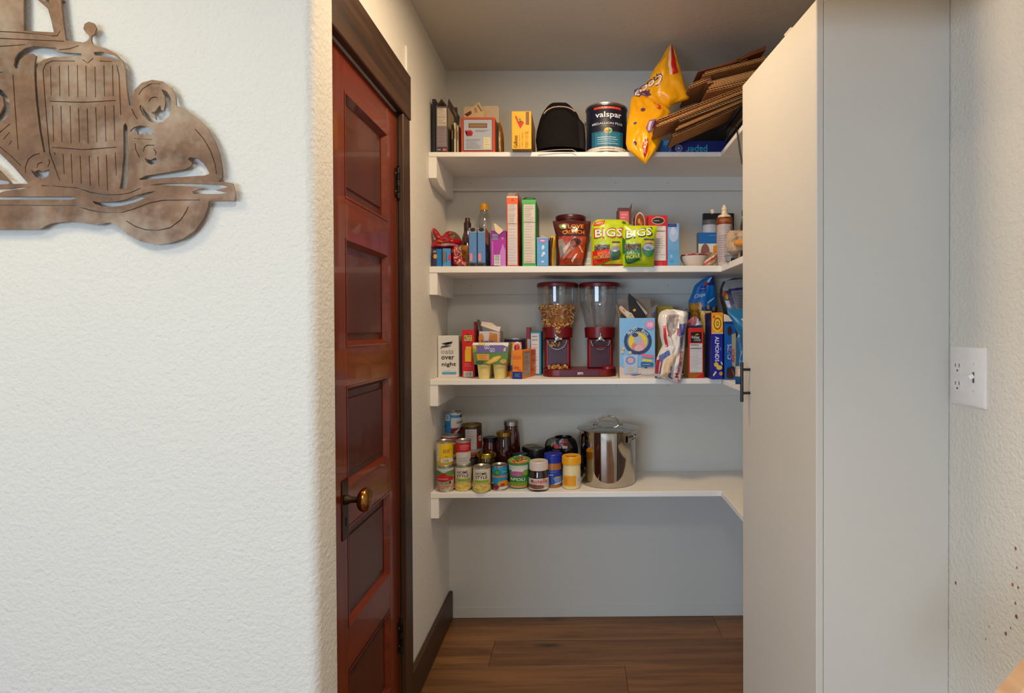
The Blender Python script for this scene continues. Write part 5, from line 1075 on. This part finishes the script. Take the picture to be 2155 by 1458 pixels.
W_, Hh, D_ = t['w'], t['h'], t['d']
flap(t, [(-W_ / 2, D_ - .002, Hh), (W_ / 2, D_ - .002, Hh), (W_ / 2 - .004, D_ + .01, Hh + .085), (-W_ / 2 + .002, D_ + .01, Hh + .085)], .0015, ('#8a7a6c', '#6a5c50'))
flap(t, [(-W_ / 2, 0.002, Hh), (-W_ / 2, D_, Hh), (-W_ / 2 - .012, D_, Hh + .055), (-W_ / 2 - .012, .01, Hh + .055)], .0015, ('#8a7a6c', '#b4946a'))
def in_box(name, label, pts, Y, col, th, group=None, items=()):
    q = thing(name, label, 'packet', (px(pts[0][0], pts[0][1], Y)[0], Y, px(pts[0][0], pts[0][1], Y)[1]), 0, group)
    P = at(q, [(x, y, Y) for x, y in pts]); flap(q, P, th, col, 'packet_body', M_GLOSS)
    for (pp, cl) in items:
        b = MB(); b.poly([p + Vector((0, -th - .0006, 0)) for p in at(q, [(x, y, Y) for x, y in pp])], C(cl)); b.build('label', M_GLOSS, q)
    return q
L2 = lambda *a: [(cb[0](x), cb[1](y)) for x, y in a]
in_box('snack_packet', 'black snack packet leaning out of the pale blue snack box', L2((430, 700), (250, 520), (220, 170), (230, 112), (330, 200), (500, 420), (470, 460)), 2.33, '#17120f', .010, 'packets in the pale blue box', [(L2((330, 215), (500, 405), (478, 440), (350, 260)), '#b8a898'), (L2((285, 360), (320, 340), (335, 370), (300, 390)), '#d89a20')])
in_box('snack_packet', 'silver snack packet at the right in the pale blue snack box', L2((480, 640), (500, 440), (520, 360), (655, 272), (640, 310), (600, 420), (570, 640)), 2.35, '#8a8480', .010, 'packets in the pale blue box', [(L2((560, 430), (612, 380), (600, 425), (575, 450)), '#2a5a9a')])
in_box('snack_packet', 'white snack packet at the left in the pale blue snack box', L2((300, 640), (180, 450), (90, 360), (85, 320), (120, 300), (190, 370), (270, 410), (310, 470)), 2.32, '#cfc0b0', .012, 'packets in the pale blue box', [(L2((140, 340), (180, 375), (170, 400), (135, 370)), '#d88a70'), (L2((235, 420), (270, 425), (275, 450), (240, 450)), '#c8a468')])
carton('yellow_back_box', 'yellow box standing at the back behind the white bread bag', 1384.5, 1417, 644.5, 2, 2.46, .05, '#d8cc94', [('r', 0, 0, 1, .07, '#d8b81c'), ('r', .95, 0, 1, .2, '#c8a414'), ('n', .04, .08, .9, .3, 5, None, '#c8b040')], side='#c8a41c')
t = thing('bread_bag', 'white bread bag with red vertical lettering drooping over shelf', 'bag', (px(1413, 780, 2.23)[0], 2.235, z2))
sack(t, rows_of(cb, [(352, 780, 900), (385, 700, 1085), (430, 670, 1100), (520, 655, 1095), (640, 680, 1065), (760, 690, 1058), (880, 725, 1052), (960, 680, 1045), (1060, 640, 1035), (1200, 612, 1022), (1330, 605, 1002), (1375, 760, 992), (1410, 840, 985), (1440, 905, 965)]), 2.262, '#dcd4ce', .036, .022, 3.7, nu=26, nv=36, org=t.location, tilt=-.052,
     items=[('r', .10, .22, .2, .50, '#c02a34'), ('r', .24, .2, .30, .36, '#b8405a'), ('p', [(.24, .08), (.66, .07), (.66, .15), (.24, .15)], '#a89a94'), ('p', [(.26, .16), (.64, .155), (.56, .30), (.3, .38)], '#a39c9a'), ('p', [(.68, .20), (.92, .19), (.90, .34), (.66, .36)], '#5a62a8'), ('p', [(.60, .26), (.66, .25), (.66, .34), (.60, .35)], '#c84a4a'), ('p', [(.70, .38), (.86, .36), (.84, .50), (.72, .52)], '#8088b4'),
            ('p', [(.02, .62), (.30, .54), (.40, .60), (.10, .70)], '#5a6aa4'), ('p', [(.0, .68), (.10, .66), (.10, .86), (.0, .86)], '#a01c2c'), ('p', [(.30, .66), (.62, .58), (.58, .92), (.20, .93)], '#d8bc98'), ('p', [(.13, .68), (.20, .67), (.17, .86), (.12, .86)], '#7a4a70'), ('p', [(.62, .535), (.96, .53), (.93, .95), (.66, .97)], '#ddd4d0'), ('t', 'Manarina', .80, .735, .17, '#d0141c', 86, .36), ('e', .78, .95, .05, .022, '#d84a44'), ('p', [(.45, .85), (.54, .84), (.52, .93), (.44, .93)], '#3f4aa0'), ('p', [(.48, .76), (.55, .75), (.54, .80), (.47, .81)], '#7a8ac0')])
t = thing('foil_pack', 'blue and white foil pack behind the bread bag', 'pack', (px(1443, 700, 2.40)[0], 2.40, z2))
sack(t, rows_of(cb, [(350, 1070, 1090), (372, 1000, 1128), (450, 990, 1130), (700, 990, 1110), (1290, 990, 1100)]), 2.40, '#1c4a9a', .014, .004, 2.2, nu=10, nv=16, org=t.location, items=[('p', [(.3, .02), (.75, .01), (.75, .18), (.3, .18)], '#d0cad4')])
t = carton('oatmeal_box', 'red oatmeal box with black logo panel and nutrition facts', 1448.5, 1480.8, 689.8, 2, 2.25, .09, '#cc2a1a', [('r', .17, .085, .87, .29, '#171310'), ('p', [(.42, .14), (.60, .11), (.72, .135), (.5, .15)], '#c8901c'), ('t', 'KODIAK', .48, .19, .05, '#e8e4de', -6, .52), ('t', 'CAKES', .58, .245, .035, '#d8d4ce', -2, .46), ('n', .09, .31, .91, .885, 16, '#d6d2d0', '#b0acac'), ('r', .12, .40, .86, .413, '#2a2624'), ('r', .12, .335, .7, .345, '#3a3634'), ('p', [(0, .89), (1, .89), (.5, .99), (0, 1)], '#a85a18'), ('p', [(.5, .99), (1, .88), (1, 1), (.4, 1)], '#c81420')], side='#6a2a14', lit=[('r', 0, .4, 1, 1, '#b8641c'), ('r', .3, .0, .7, .35, '#3a2a28')], cat='box', rz=math.radians(2))
t = thing('clipped_bag', 'folded pink and white bag lying atop the red oatmeal box', 'bag', (px(1463, 686, 2.29)[0], 2.29, px(1463, 689, 2.29)[1]))
sack(t, rows_of(c2b, [(540, 150, 220), (580, 110, 235), (620, 85, 262), (665, 80, 285)]), 2.30, '#a86a74', .022, .006, 1.9, nu=14, nv=10, pt=False, org=t.location, items=[('p', [(.45, .9), (.75, .1), (.95, .5), (.9, .95)], '#d6d2dc'), ('p', [(.1, .3), (.4, .05), (.45, .3), (.15, .7)], '#c84a58'), ('p', [(.35, .8), (.95, .75), (.95, .97), (.4, .97)], '#6a8ac0')])
t = thing('pasta_bag', 'clear yellow and green pasta bag left of the almond cereal box', 'bag', (px(1487, 740, 2.34)[0], 2.34, z2))
sack(t, rows_of(c2b, [(470, 250, 380), (540, 246, 395), (700, 262, 398), (900, 272, 398), (1100, 275, 396), (1292, 282, 392)]), 2.345, '#b8a040', .026, .006, 4.8, nu=16, nv=24, org=t.location, items=[('p', [(.05, .02), (.9, .02), (.95, .14), (.1, .15)], '#b89a5c'), ('p', [(.25, .06), (.7, .06), (.7, .16), (.25, .17)], '#7a5a44'), ('e', .55, .29, .22, .045, '#6a62a0'), ('p', [(.3, .38), (.8, .36), (.76, .70), (.3, .72)], '#6f8a3c'), ('p', [(.36, .46), (.56, .45), (.54, .68), (.36, .68)], '#8aa04c'), ('e', .5, .82, .3, .06, '#b87858'), ('p', [(.2, .90), (.9, .88), (.9, .98), (.2, .98)], '#c0901c')])
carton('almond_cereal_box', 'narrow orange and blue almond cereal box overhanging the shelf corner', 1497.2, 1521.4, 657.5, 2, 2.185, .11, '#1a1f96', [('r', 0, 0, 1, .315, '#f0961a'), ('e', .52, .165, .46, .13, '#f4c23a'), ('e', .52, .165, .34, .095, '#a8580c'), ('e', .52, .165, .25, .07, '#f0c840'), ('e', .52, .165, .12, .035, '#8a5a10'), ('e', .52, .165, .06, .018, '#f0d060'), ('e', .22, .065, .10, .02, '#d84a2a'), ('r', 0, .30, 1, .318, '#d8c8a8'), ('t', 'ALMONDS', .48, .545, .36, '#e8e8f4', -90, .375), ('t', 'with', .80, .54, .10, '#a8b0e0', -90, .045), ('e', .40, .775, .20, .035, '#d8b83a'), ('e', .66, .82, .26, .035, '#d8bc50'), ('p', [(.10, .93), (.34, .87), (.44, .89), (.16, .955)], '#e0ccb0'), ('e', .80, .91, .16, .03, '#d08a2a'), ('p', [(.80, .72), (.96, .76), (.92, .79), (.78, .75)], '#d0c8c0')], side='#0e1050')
t = thing('chip_bag', 'bright blue tortilla chip bag standing behind the cereal boxes', 'bag', (px(1478, 640, 2.42)[0], 2.42, z2))
sack(t, rows_of(c2b, [(71, 330, 395), (115, 240, 412), (180, 172, 425), (280, 140, 440), (360, 102, 445), (450, 112, 445), (560, 140, 430), (800, 150, 400), (1240, 160, 390)]), 2.425, '#1478c4', .042, .010, 7.1, nu=26, nv=34, org=t.location, pt=False,
     items=[('p', [(.40, .0), (.98, .0), (.98, .09), (.50, .09)], '#142a7a'), ('p', [(.40, .02), (.58, .01), (.56, .06), (.38, .07)], '#c8d0e0'), ('e', .40, .075, .09, .02, '#c84a3a'), ('p', [(.22, .10), (.50, .09), (.52, .14), (.22, .15)], '#2a4aa8'), ('t', 'Chips', .28, .195, .05, '#e4ecf4', 12, .36), ('n', .24, .11, .46, .14, 1, None, '#c0c8e8'), ('p', [(.56, .26), (.82, .21), (.84, .22), (.58, .28)], '#c8e0f0'),
            ('p', [(0, .27), (.34, .26), (.44, .32), (.40, .42), (.0, .42)], '#c0801c'), ('e', .14, .31, .12, .03, '#d89a34'), ('e', .30, .36, .12, .03, '#a8641a'), ('e', .12, .38, .10, .025, '#e0a83c'), ('p', [(.36, .31), (.98, .30), (.98, .38), (.40, .38)], '#2a4488'), ('p', [(.52, .29), (.62, .28), (.64, .33), (.54, .33)], '#d8aa80'), ('p', [(.74, .31), (.86, .30), (.86, .345), (.76, .35)], '#d0a078'), ('p', [(.86, .32), (1, .30), (1, .38), (.86, .38)], '#5a3a24')])
t = thing('navy_bag', 'white-topped navy snack bag stacked at the return shelf corner', 'bag', (px(1554, 640, 2.33)[0], 2.33, z2))
sack(t, rows_of(c2b, [(84, 640, 880), (110, 520, 900), (200, 480, 905), (300, 470, 905), (460, 510, 905), (700, 560, 900), (1200, 600, 890)]), 2.33, '#2a2628', .035, .008, 3.2, nu=22, nv=26, org=t.location,
     items=[('p', [(.06, .03), (.66, .0), (.66, .12), (.06, .14)], '#8f8c90'), ('p', [(.20, .12), (.98, .08), (.98, .34), (.30, .34)], '#1a2460'), ('p', [(.27, .14), (.96, .11), (.96, .33), (.34, .33)], '#77767e'), ('n', .36, .15, .90, .32, 6, None, '#5a5a64'), ('e', .16, .2, .04, .03, '#d8981c'), ('p', [(.1, .24), (.2, .24), (.2, .31), (.12, .31)], '#b0acc0'), ('e', .10, .17, .05, .03, '#a83a2a')])
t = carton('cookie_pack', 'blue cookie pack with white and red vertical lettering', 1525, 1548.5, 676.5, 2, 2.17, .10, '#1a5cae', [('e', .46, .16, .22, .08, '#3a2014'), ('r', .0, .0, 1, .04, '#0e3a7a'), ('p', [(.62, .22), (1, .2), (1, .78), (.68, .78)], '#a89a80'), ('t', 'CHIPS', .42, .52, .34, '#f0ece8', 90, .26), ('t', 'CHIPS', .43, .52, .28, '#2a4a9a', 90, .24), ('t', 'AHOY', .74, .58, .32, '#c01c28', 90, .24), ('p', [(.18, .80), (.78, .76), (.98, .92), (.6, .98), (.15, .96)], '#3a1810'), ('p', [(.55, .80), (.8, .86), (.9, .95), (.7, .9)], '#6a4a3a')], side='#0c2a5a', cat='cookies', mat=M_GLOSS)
W_, Hh, D_ = t['w'], t['h'], t['d']; flap(t, [(-W_ / 2, .01, Hh), (W_ / 2 + .014, .01, Hh), (W_ / 2 - .004, .02, Hh + .014), (-W_ / 2 + .006, .02, Hh + .030), (-W_ / 2, .015, Hh + .030)], .001, ('#dcccb8', '#dcccb8'))
t = thing('teal_bag', 'teal and white bag on the return shelf behind cookie pack', 'bag', (px(1562, 760, 2.03)[0], 2.04, z2))
sack(t, rows_of(c2b, [(448, 560, 960), (520, 572, 965), (600, 630, 965), (740, 685, 960), (1000, 705, 950), (1290, 708, 940)]), 2.055, '#1c6a98', .030, .006, 6.1, nu=22, nv=26, org=t.location, items=[('p', [(.28, .14), (.99, .10), (.99, .34), (.36, .34)], '#cfc8c4'), ('n', .42, .16, .9, .28, 3, None, '#8a96a4'), ('e', .5, .25, .06, .03, '#5a4a54'), ('p', [(.40, .38), (.99, .36), (.99, .98), (.42, .98)], '#c9b8a2')])
t = thing('white_pouch', 'white and teal pouch nearest the black door pull', 'pouch', (px(1560, 790, 1.93)[0], 1.95, z2))
sack(t, rows_of(c2b, [(745, 700, 860), (800, 665, 880), (980, 668, 890), (1120, 660, 890), (1250, 655, 890), (1338, 660, 880)]), 1.955, '#16527e', .020, .004, 5.3, nu=18, nv=22, org=t.location, items=[('p', [(.34, .0), (1, .0), (1, .56), (.36, .60)], '#d4c2a8'), ('e', .44, .16, .06, .04, '#7a6a70'), ('n', .4, .38, .6, .46, 3, None, '#a8743c'), ('p', [(.32, .50), (.52, .46), (.56, .62), (.36, .64)], '#e0d8d0'), ('p', [(-.0, .64), (.5, .60), (.5, .82), (.0, .84)], '#b8a08c'), ('p', [(.06, .70), (.4, .64), (.42, .78), (.08, .80)], '#d0bca8')])

# ================================================================== LOWEST SHELF
k8 = cv(890, 840, 4.685); z3 = ST[3]
def c8x(a): return k8[0](a)
def c8y(a): return k8[1](a)
CH = .1035; YA_ = 2.275
bean = [('r', 0, .0, 1, .2, '#b8c4cc'), ('e', .2, .22, .28, .14, '#4a7a2a'), ('e', .8, .22, .26, .12, '#5a8a34'), ('p', [(.38, .28), (.5, .16), (.62, .28), (.72, .40), (.28, .40)], '#b0141c'), ('p', [(.08, .40), (.5, .30), (.92, .38), (.90, .54), (.5, .58), (.10, .56)], '#b8181e'), ('n', .2, .42, .8, .52, 1, None, '#f0d8d0'), ('r', .24, .58, .78, .70, '#2a3a22'), ('t', 'BEANS', .5, .64, .085, '#d8d8b0', 0, .42), ('n', .32, .74, .84, .84, 2, None, '#8a5a3c')]
bean += [('e', random.uniform(.08, .92), random.uniform(.74, .98), .045, .03, random.choice(['#c08a70', '#a86a50', '#d0a088'])) for i in range(26)]
can('bean_can', 'lower left can with red ribbon label and beans', 918.8, 956, 1000, YA_, z3, CH, '#d8c0a8', bean, group='food cans on the lowest shelf')
can('corn_can', 'yellow can stacked at the front left above the bean can', 918, 954, 940, YA_, z3 + CH, CH, '#d8b414', [('r', .0, .0, .36, .82, '#cfc8c0'), ('n', .06, .06, .34, .80, 10, None, '#8a847e'), ('r', .36, .0, .96, .70, '#e2bc12'), ('t', '88', .64, .36, .18, '#a8782a', 0, .26), ('e', .82, .28, .03, .025, '#c8641c'), ('n', .56, .56, .78, .64, 1, None, '#8a6a1c'), ('r', .42, .70, .96, .88, '#d8cfc4'), ('b', .48, .72, .74, .87)], group='food cans on the lowest shelf')
home = [('r', .14, .0, .88, .66, '#d8cab8'), ('n', .36, .06, .70, .11, 1, None, '#8a7a6a'), ('t', 'HOME', .53, .20, .135, '#1c1a18', 0, .40), ('t', 'STYLE', .53, .365, .135, '#1c1a18', 0, .44), ('r', .26, .49, .82, .62, '#8fae1c'), ('n', .36, .53, .72, .59, 1, None, '#5a7a14'), ('p', [(.0, .3), (.12, .4), (.16, .7), (.0, .8)], '#4a4420'), ('e', .52, .86, .40, .20, '#d8bc58'), ('e', .4, .82, .14, .07, '#e4cc70')] + [('e', random.uniform(.2, .86), random.uniform(.74, .98), .02, .012, random.choice(['#a8842a', '#6a6a24', '#f0dc90'])) for i in range(24)]
can('soup_can', 'home style can directly under the red and white can', 957.2, 994, 1000, YA_ + .012, z3, CH, '#c8b088', home + [('e', .10, .07, .08, .06, '#c83a1c')], group='food cans on the lowest shelf')
can('soup_can', 'home style can standing alone at the front edge', 995, 1033.4, 1000, YA_ - .012, z3, CH, '#c8b088', home, group='food cans on the lowest shelf')
can('tomato_can', 'red and white can stacked on the second can from left', 958.4, 991.4, 940, YA_ + .012, z3 + CH, CH, '#d4ccc4', [('p', [(0, 0), (1, 0), (1, .42), (.4, .46), (0, .52)], '#b4141e'), ('n', .38, .10, .92, .34, 4, None, '#e4a8a8'), ('e', .08, .78, .10, .10, '#8a3a14'), ('r', .34, .44, .86, .70, '#c4bcb8'), ('n', .38, .72, .78, .86, 4, '#c0b8b8', '#8088a0'), ('e', .9, .84, .05, .06, '#5a3a2a')], group='food cans on the lowest shelf')
can('fruit_can', 'blue fruit can with green badge right of the home style cans', 1034.4, 1069, 990, 2.285, z3, CH, '#1886ac', [('e', .44, .24, .14, .16, '#1f6a34'), ('e', .44, .22, .10, .09, '#3a9a4a'), ('n', .64, .16, .88, .24, 1, None, '#d8e8f0'), ('r', 0, .37, 1, .46, '#c87a44'), ('r', 0, .46, 1, .58, '#1a86b4'), ('e', .45, .58, .42, .14, '#1a86b4'), ('r', 0, .73, .30, 1, '#4a3018'), ('e', .72, .74, .26, .14, '#d88a1c'), ('e', .66, .80, .10, .08, '#a83a14'), ('r', .30, .88, 1, 1, '#d4c4b8'), ('e', .40, .90, .12, .10, '#8a1420'), ('e', .2, .72, .1, .05, '#c8a050')], group='food cans on the lowest shelf')
can('plain_can', 'plain can at the bottom of the tall back stack', 929, 966.5, 965, 2.43, z3, CH, '#8a7a6a', [], group='food cans on the lowest shelf')
can('red_can', 'can with a red band in the middle of the back stack', 928.5, 967, 915, 2.43, z3 + CH, CH, '#c8c0b4', [('r', 0, .06, 1, .30, '#b01a24'), ('n', .5, .10, .9, .26, 2, None, '#e0b0b0'), ('r', .2, .4, .8, .9, '#9a5a34')], group='food cans on the lowest shelf')
can('blue_can', 'blue and white can topping the tall back stack', 936, 971.6, 880, 2.425, z3 + 2 * CH, .0985, '#d0cccc', [('r', 0, 0, .48, 1, '#1a78c0'), ('r', .20, .04, .44, .36, '#b8d0e0'), ('r', .26, .08, .40, .30, '#8a9ab0'), ('r', .12, .6, .26, .72, '#12244a'), ('p', [(.48, .04), (.90, .10), (.90, .2), (.48, .2)], '#2a8ac8'), ('e', .95, .14, .1, .1, '#1a1a1a'), ('t', 'CHUNK', .86, .46, .13, '#1a1a1c', 0, .34), ('r', .48, .74, 1, 1, '#6a1018'), ('p', [(.6, .95), (.8, .76), (.86, .78), (.68, 1)], '#c8a8a4')], group='food cans on the lowest shelf')
can('dark_can', 'dark wide can underneath the large brown tomato can', 972.5, 1013, 985, 2.43, z3, .108, '#1c1612', [('n', .2, .1, .5, .9, 5, None, '#3a302a')], group='food cans on the lowest shelf', lid='#6a6458')
can('large_can', 'large brown and white can with gold lid behind the front cans', 971.8, 1014.4, 920, 2.43, z3 + .108, .140, '#3a1a12', [('r', .34, .08, .72, .78, '#c4bcbc'), ('n', .38, .12, .68, .74, 8, None, '#9a9290'), ('r', .74, .30, .95, .98, '#8a2018'), ('e', .86, .42, .08, .10, '#d0b8a0'), ('r', 0, .1, .2, .5, '#8a4a1c'), ('r', .34, .78, .98, .90, '#9a9694'), ('r', .40, .90, .90, .99, '#b03a24')], group='food cans on the lowest shelf', lid='#a08a4c')
# noodle cup
t = thing('noodle_cup', 'green noodle cup with printed lid tilted towards the viewer', 'noodle cup', (px(1093, 1000, 2.29)[0], 2.29, z3)); r0, r1 = .0355, .0445; hz = .112
b = MB(); b.lathe([(r0 - .002, 0), (r0, .001), (r1, hz - .004), (r1 + .003, hz - .003), (r1 + .003, hz)], C('#3a8a3c'), 40); b.build('cup_body', M_CARD, t)
art(t, cyl(r0 + .0003, .001, hz - .006, r1 + .0003), [('r', 0, .0, 1, .22, '#c9d0c0'), ('p', [(.1, .16), (.9, .12), (.9, .26), (.1, .26)], '#d8d4cc'), ('r', .02, .2, .28, .9, '#4a8a3c'), ('e', .44, .33, .22, .10, '#b85a8a'), ('r', .3, .36, .62, .42, '#b06a90'), ('e', .76, .3, .12, .12, '#8aa43a'), ('r', .82, .0, 1, 1, '#1f7a44'), ('t', 'APOLI', .46, .55, .15, '#123a1c', -3, .56), ('t', 'APOLI', .46, .55, .12, '#e8f0e0', -3, .52), ('r', .12, .66, .82, .80, '#6a9a1c'), ('r', .14, .80, .80, .89, '#d07a54'), ('n', .2, .82, .74, .87, 1, None, '#f0d0c0'), ('r', .1, .93, .9, 1, '#c8d4c4')])
mt = Matrix.Translation((0, 0, hz + .0065)) @ Matrix.Rotation(math.radians(9), 4, 'X')
b = MB(); b.lathe([(r1 + .0035, -.0012), (r1 + .0045, 0), (r1 + .0035, .0008), (0, .0012)], C('#3f8a3a'), 40, mat=mt); o = b.build('lid', M_CARD, t)
Sl = Surf(lambda u, v, o_: tuple(mt @ Vector(((u - .5) * 2 * r1, -(v - .5) * 2 * r1, .0014 + o_))), 2 * r1, 2 * r1)
art(t, Sl, [('e', .5, .5, .48, .48, '#4a9a44'), ('p', [(.02, .5), (.5, .42), (.98, .56), (.86, .84), (.5, .97), (.16, .86)], '#d88a4a'), ('e', .36, .68, .16, .12, '#e06a24'), ('e', .66, .24, .16, .12, '#d8505a'), ('e', .66, .7, .16, .1, '#c8a060')] + [('e', random.uniform(.2, .8), random.uniform(.15, .85), .04, .04, random.choice(['#2a5a24', '#e8d8b0', '#c8481c', '#8ab84a'])) for i in range(26)], 'lid_label')
# jars
t = jar('hazelnut_jar', 'hazelnut spread jar with white lid at the front edge', 1113, 1154.6, 1010, 2.275, z3, z3 + .121, '#2c140c', '#d8c8bc', [], lidh=.036, neck=.90, shoulder=.70, lidr=.0385)
hb = .121 - .036
art(t, cyl(t.children[0].dimensions.x / 2 + .0004, .006, hb * .70), [('r', .0, .18, 1, .95, '#d2c4b8'), ('t', 'nutella', .56, .36, .30, '#c41420', 0, .54), ('t', 'n', .295, .37, .22, '#141010', 0, .07), ('e', .38, .72, .22, .14, '#6a3a24'), ('e', .54, .74, .16, .14, '#8a5a3a'), ('p', [(.1, .6), (.3, .58), (.6, .66), (.5, .9), (.1, .8)], '#7a4430'), ('e', .84, .72, .12, .14, '#c9bca8'), ('e', .76, .88, .08, .08, '#e0d4c4')])
jar('peanut_butter_jar', 'blue-lidded peanut butter jar behind the hazelnut jar', 1146.5, 1182.5, 1000, 2.325, z3, px(1164, 957, 2.29)[1], '#a8662c', '#0f2a9a', [('r', 0, .08, 1, .90, '#1a3a94'), ('n', .1, .14, .9, .22, 1, None, '#8a9ad0'), ('n', .2, .30, .64, .40, 1, None, '#d8d8e8'), ('p', [(.5, .5), (.92, .44), (.92, .78), (.6, .84)], '#6a88b8'), ('e', .68, .5, .1, .05, '#b89a4a'), ('n', .1, .74, .55, .8, 1, None, '#c8d4f0'), ('p', [(.5, .86), (.9, .78), (.9, .84), (.6, .9)], '#d0dcf0')], lidh=.036, neck=.97, shoulder=.80, bodymat=M_PLASTIC)
t = jar('mayonnaise_jar', 'pale jar with yellow lid left of the steel pot', 1184, 1221.8, 1000, 2.298, z3, px(1203, 962, 2.26)[1], '#e4cf9a', '#eaa310', [('p', [(.18, .26), (.66, .26), (.66, .90), (.16, .90)], '#e4980c'), ('r', .20, .4, .36, .8, '#d8861c'), ('r', .68, .26, .92, .9, '#d8ccb8'), ('n', .70, .30, .90, .86, 7, None, '#4a6a8a')], lidh=.034, neck=.97, shoulder=.76, bodymat=M_PLASTIC)
b = MB(); 
art(t, Surf(lambda u, v, o_: tuple(Vector((math.sin((u - .5) * PI) * (t.children[1].dimensions.x / 2 + .0004 + o_), -math.cos((u - .5) * PI) * (t.children[1].dimensions.x / 2 + .0004 + o_), t.children[1].dimensions.z * (1 - v) + t.children[0].dimensions.z - .002))), .1, .034, .008), [('t', 'BEST', .5, .22, .22, '#6a4a08', 0, .36)], 'lid_label')
jar('dark_jar', 'dark red jar with black lid behind the front cans', 1016.5, 1047, 950, 2.44, z3, px(1031, 919, 2.44)[1], '#4a0e10', '#14110f', [('r', .3, .60, 1, .70, '#8a7a4a')], lidh=.020, neck=.88, shoulder=.80)
jar('gold_lid_jar', 'low jar with shiny gold lid behind the front home style can', 1005, 1043, 960, 2.365, z3, px(1024, 951, 2.365)[1], '#3a2a14', '#b8963c', [], lidh=.022, lidmat=M_BRASS, neck=.93, shoulder=.8)
jar('mason_jar', 'brown sauce mason jar with a dull gold lid', 1045, 1078.6, 940, 2.405, z3, px(1062, 907, 2.405)[1], '#33110c', '#a8843c', [], lidh=.020, lidmat=M_BRASS, neck=.90)
jar('mason_jar', 'tallest red brown mason jar with a silver lid at the back', 1058, 1094.6, 920, 2.485, z3, px(1076, 884.5, 2.485)[1], '#46120c', '#b8b4ac', [], lidh=.022, lidmat=M_TIN, neck=.80, shoulder=.76)
jar('olive_jar', 'jar with olive gold lid behind the black-lidded jar', 1099, 1136, 960, 2.485, z3, px(1118, 938, 2.485)[1], '#2a1c12', '#8a7a3c', [], lidh=.020, lidmat=M_BRASS, neck=.94)
jar('black_lid_jar', 'dark jar with a ribbed black lid behind the hazelnut jar', 1110.5, 1146, 970, 2.40, z3, px(1128, 944, 2.385)[1], '#2a1a14', '#171413', [], lidh=.040, neck=.96)
jar('blue_lid_jar', 'jar with blue and silver lid behind the noodle cup', 1078, 1110, 960, 2.395, z3, px(1094, 955, 2.385)[1], '#5a4a3a', '#5a7a90', [], lidh=.020, lidmat=M_TIN, neck=.94)
t = thing('black_snack_bag', 'black printed snack bag lying behind the peanut butter jar', 'bag', (px(1182, 960, 2.44)[0], 2.44, z3))
sack(t, rows_of(k8, [(368, 1300, 1470), (385, 1235, 1495), (420, 1205, 1515), (480, 1200, 1530), (560, 1200, 1530), (760, 1210, 1525)]), 2.44, '#141214', .045, .010, 2.7, nu=24, nv=18, pt=False, org=t.location,
     items=[('p', [(.06, .03), (.30, .0), (.30, .16), (.06, .2)], '#6a6460'), ('p', [(.44, .0), (.74, .02), (.76, .18), (.48, .18)], '#7a2a1c'), ('e', .36, .19, .08, .06, '#c83a44'), ('e', .23, .16, .03, .05, '#b8a01c'), ('p', [(.54, .17), (.70, .18), (.7, .24), (.56, .24)], '#c8b8a4'), ('p', [(.18, .26), (.70, .24), (.74, .40), (.18, .42)], '#0c0a0c'), ('n', .22, .26, .5, .36, 2, None, '#b0aca8'), ('n', .16, .41, .7, .45, 1, None, '#c4c4cc'), ('e', .52, .56, .04, .03, '#b84a34')])
# steel pot
YP = 2.392; t = thing('stock_pot', 'large shiny steel stock pot with lid', 'pot', (px(1279.5, 960, YP)[0], YP, z3)); r = 115.5 * YP / F / 2; hz = .232
b = MB(); b.lathe([(r * .94, 0), (r * .985, .002), (r, .008), (r, hz - .002), (r + .004, hz), (r + .004, hz + .002), (r - .001, hz + .002), (r - .002, hz - .004), (r - .002, hz * .6), (0, hz * .6)], C('#bcb4aa'), 64); b.build('pot_body', M_STEEL, t)
RL = r + .017; b = MB(); b.lathe([(r - .003, hz - .006), (r - .002, hz + .002), (RL - .001, hz + .003), (RL, hz + .005), (RL - .003, hz + .0065), (r * .94, hz + .009), (r * .80, hz + .014), (r * .3, hz + .019), (0, hz + .020)], C('#c4beb6'), 64)
b.build('lid', M_STEEL, t, angle=50)
b = MB(); P = []
for i in range(17):
    a = PI * i / 16; P.append((-.046 * math.cos(a), 0, hz + .016 + .038 * math.sin(a) ** .8))
b.tube([(-.062, 0, hz + .0185), (-.052, 0, hz + .019)] + P[1:-1] + [(.052, 0, hz + .019), (.062, 0, hz + .0185)], .0042, C('#c8c0b6'), 10)
for s_ in (-1, 1): b.lathe([(.010, hz + .0165), (.009, hz + .0215), (0, hz + .022)], C('#b8b0a6'), 16, c=(s_ * .056, 0))
b.build('lid_handle', M_STEEL, t)
for s_ in (-1, 1):
    b = MB(); zc = hz - .032; Q = []
    for i in range(13):
        a = -PI / 2 + PI * i / 12; Q.append((s_ * (r - .002 + .022 * math.cos(a)) , .034 * math.sin(a), zc + .004 * math.cos(a)))
    b.tube(Q, .0038, C('#b4aca2'), 10); b.box(s_ * r - .003, s_ * r + .003, -.041, -.028, zc - .014, zc + .014, C('#b4aca2'), .001); b.box(s_ * r - .003, s_ * r + .003, .028, .041, zc - .014, zc + .014, C('#b4aca2'), .001)
    o = b.build('side_handle', M_STEEL, t); o.rotation_euler = (0, 0, math.radians(-33))
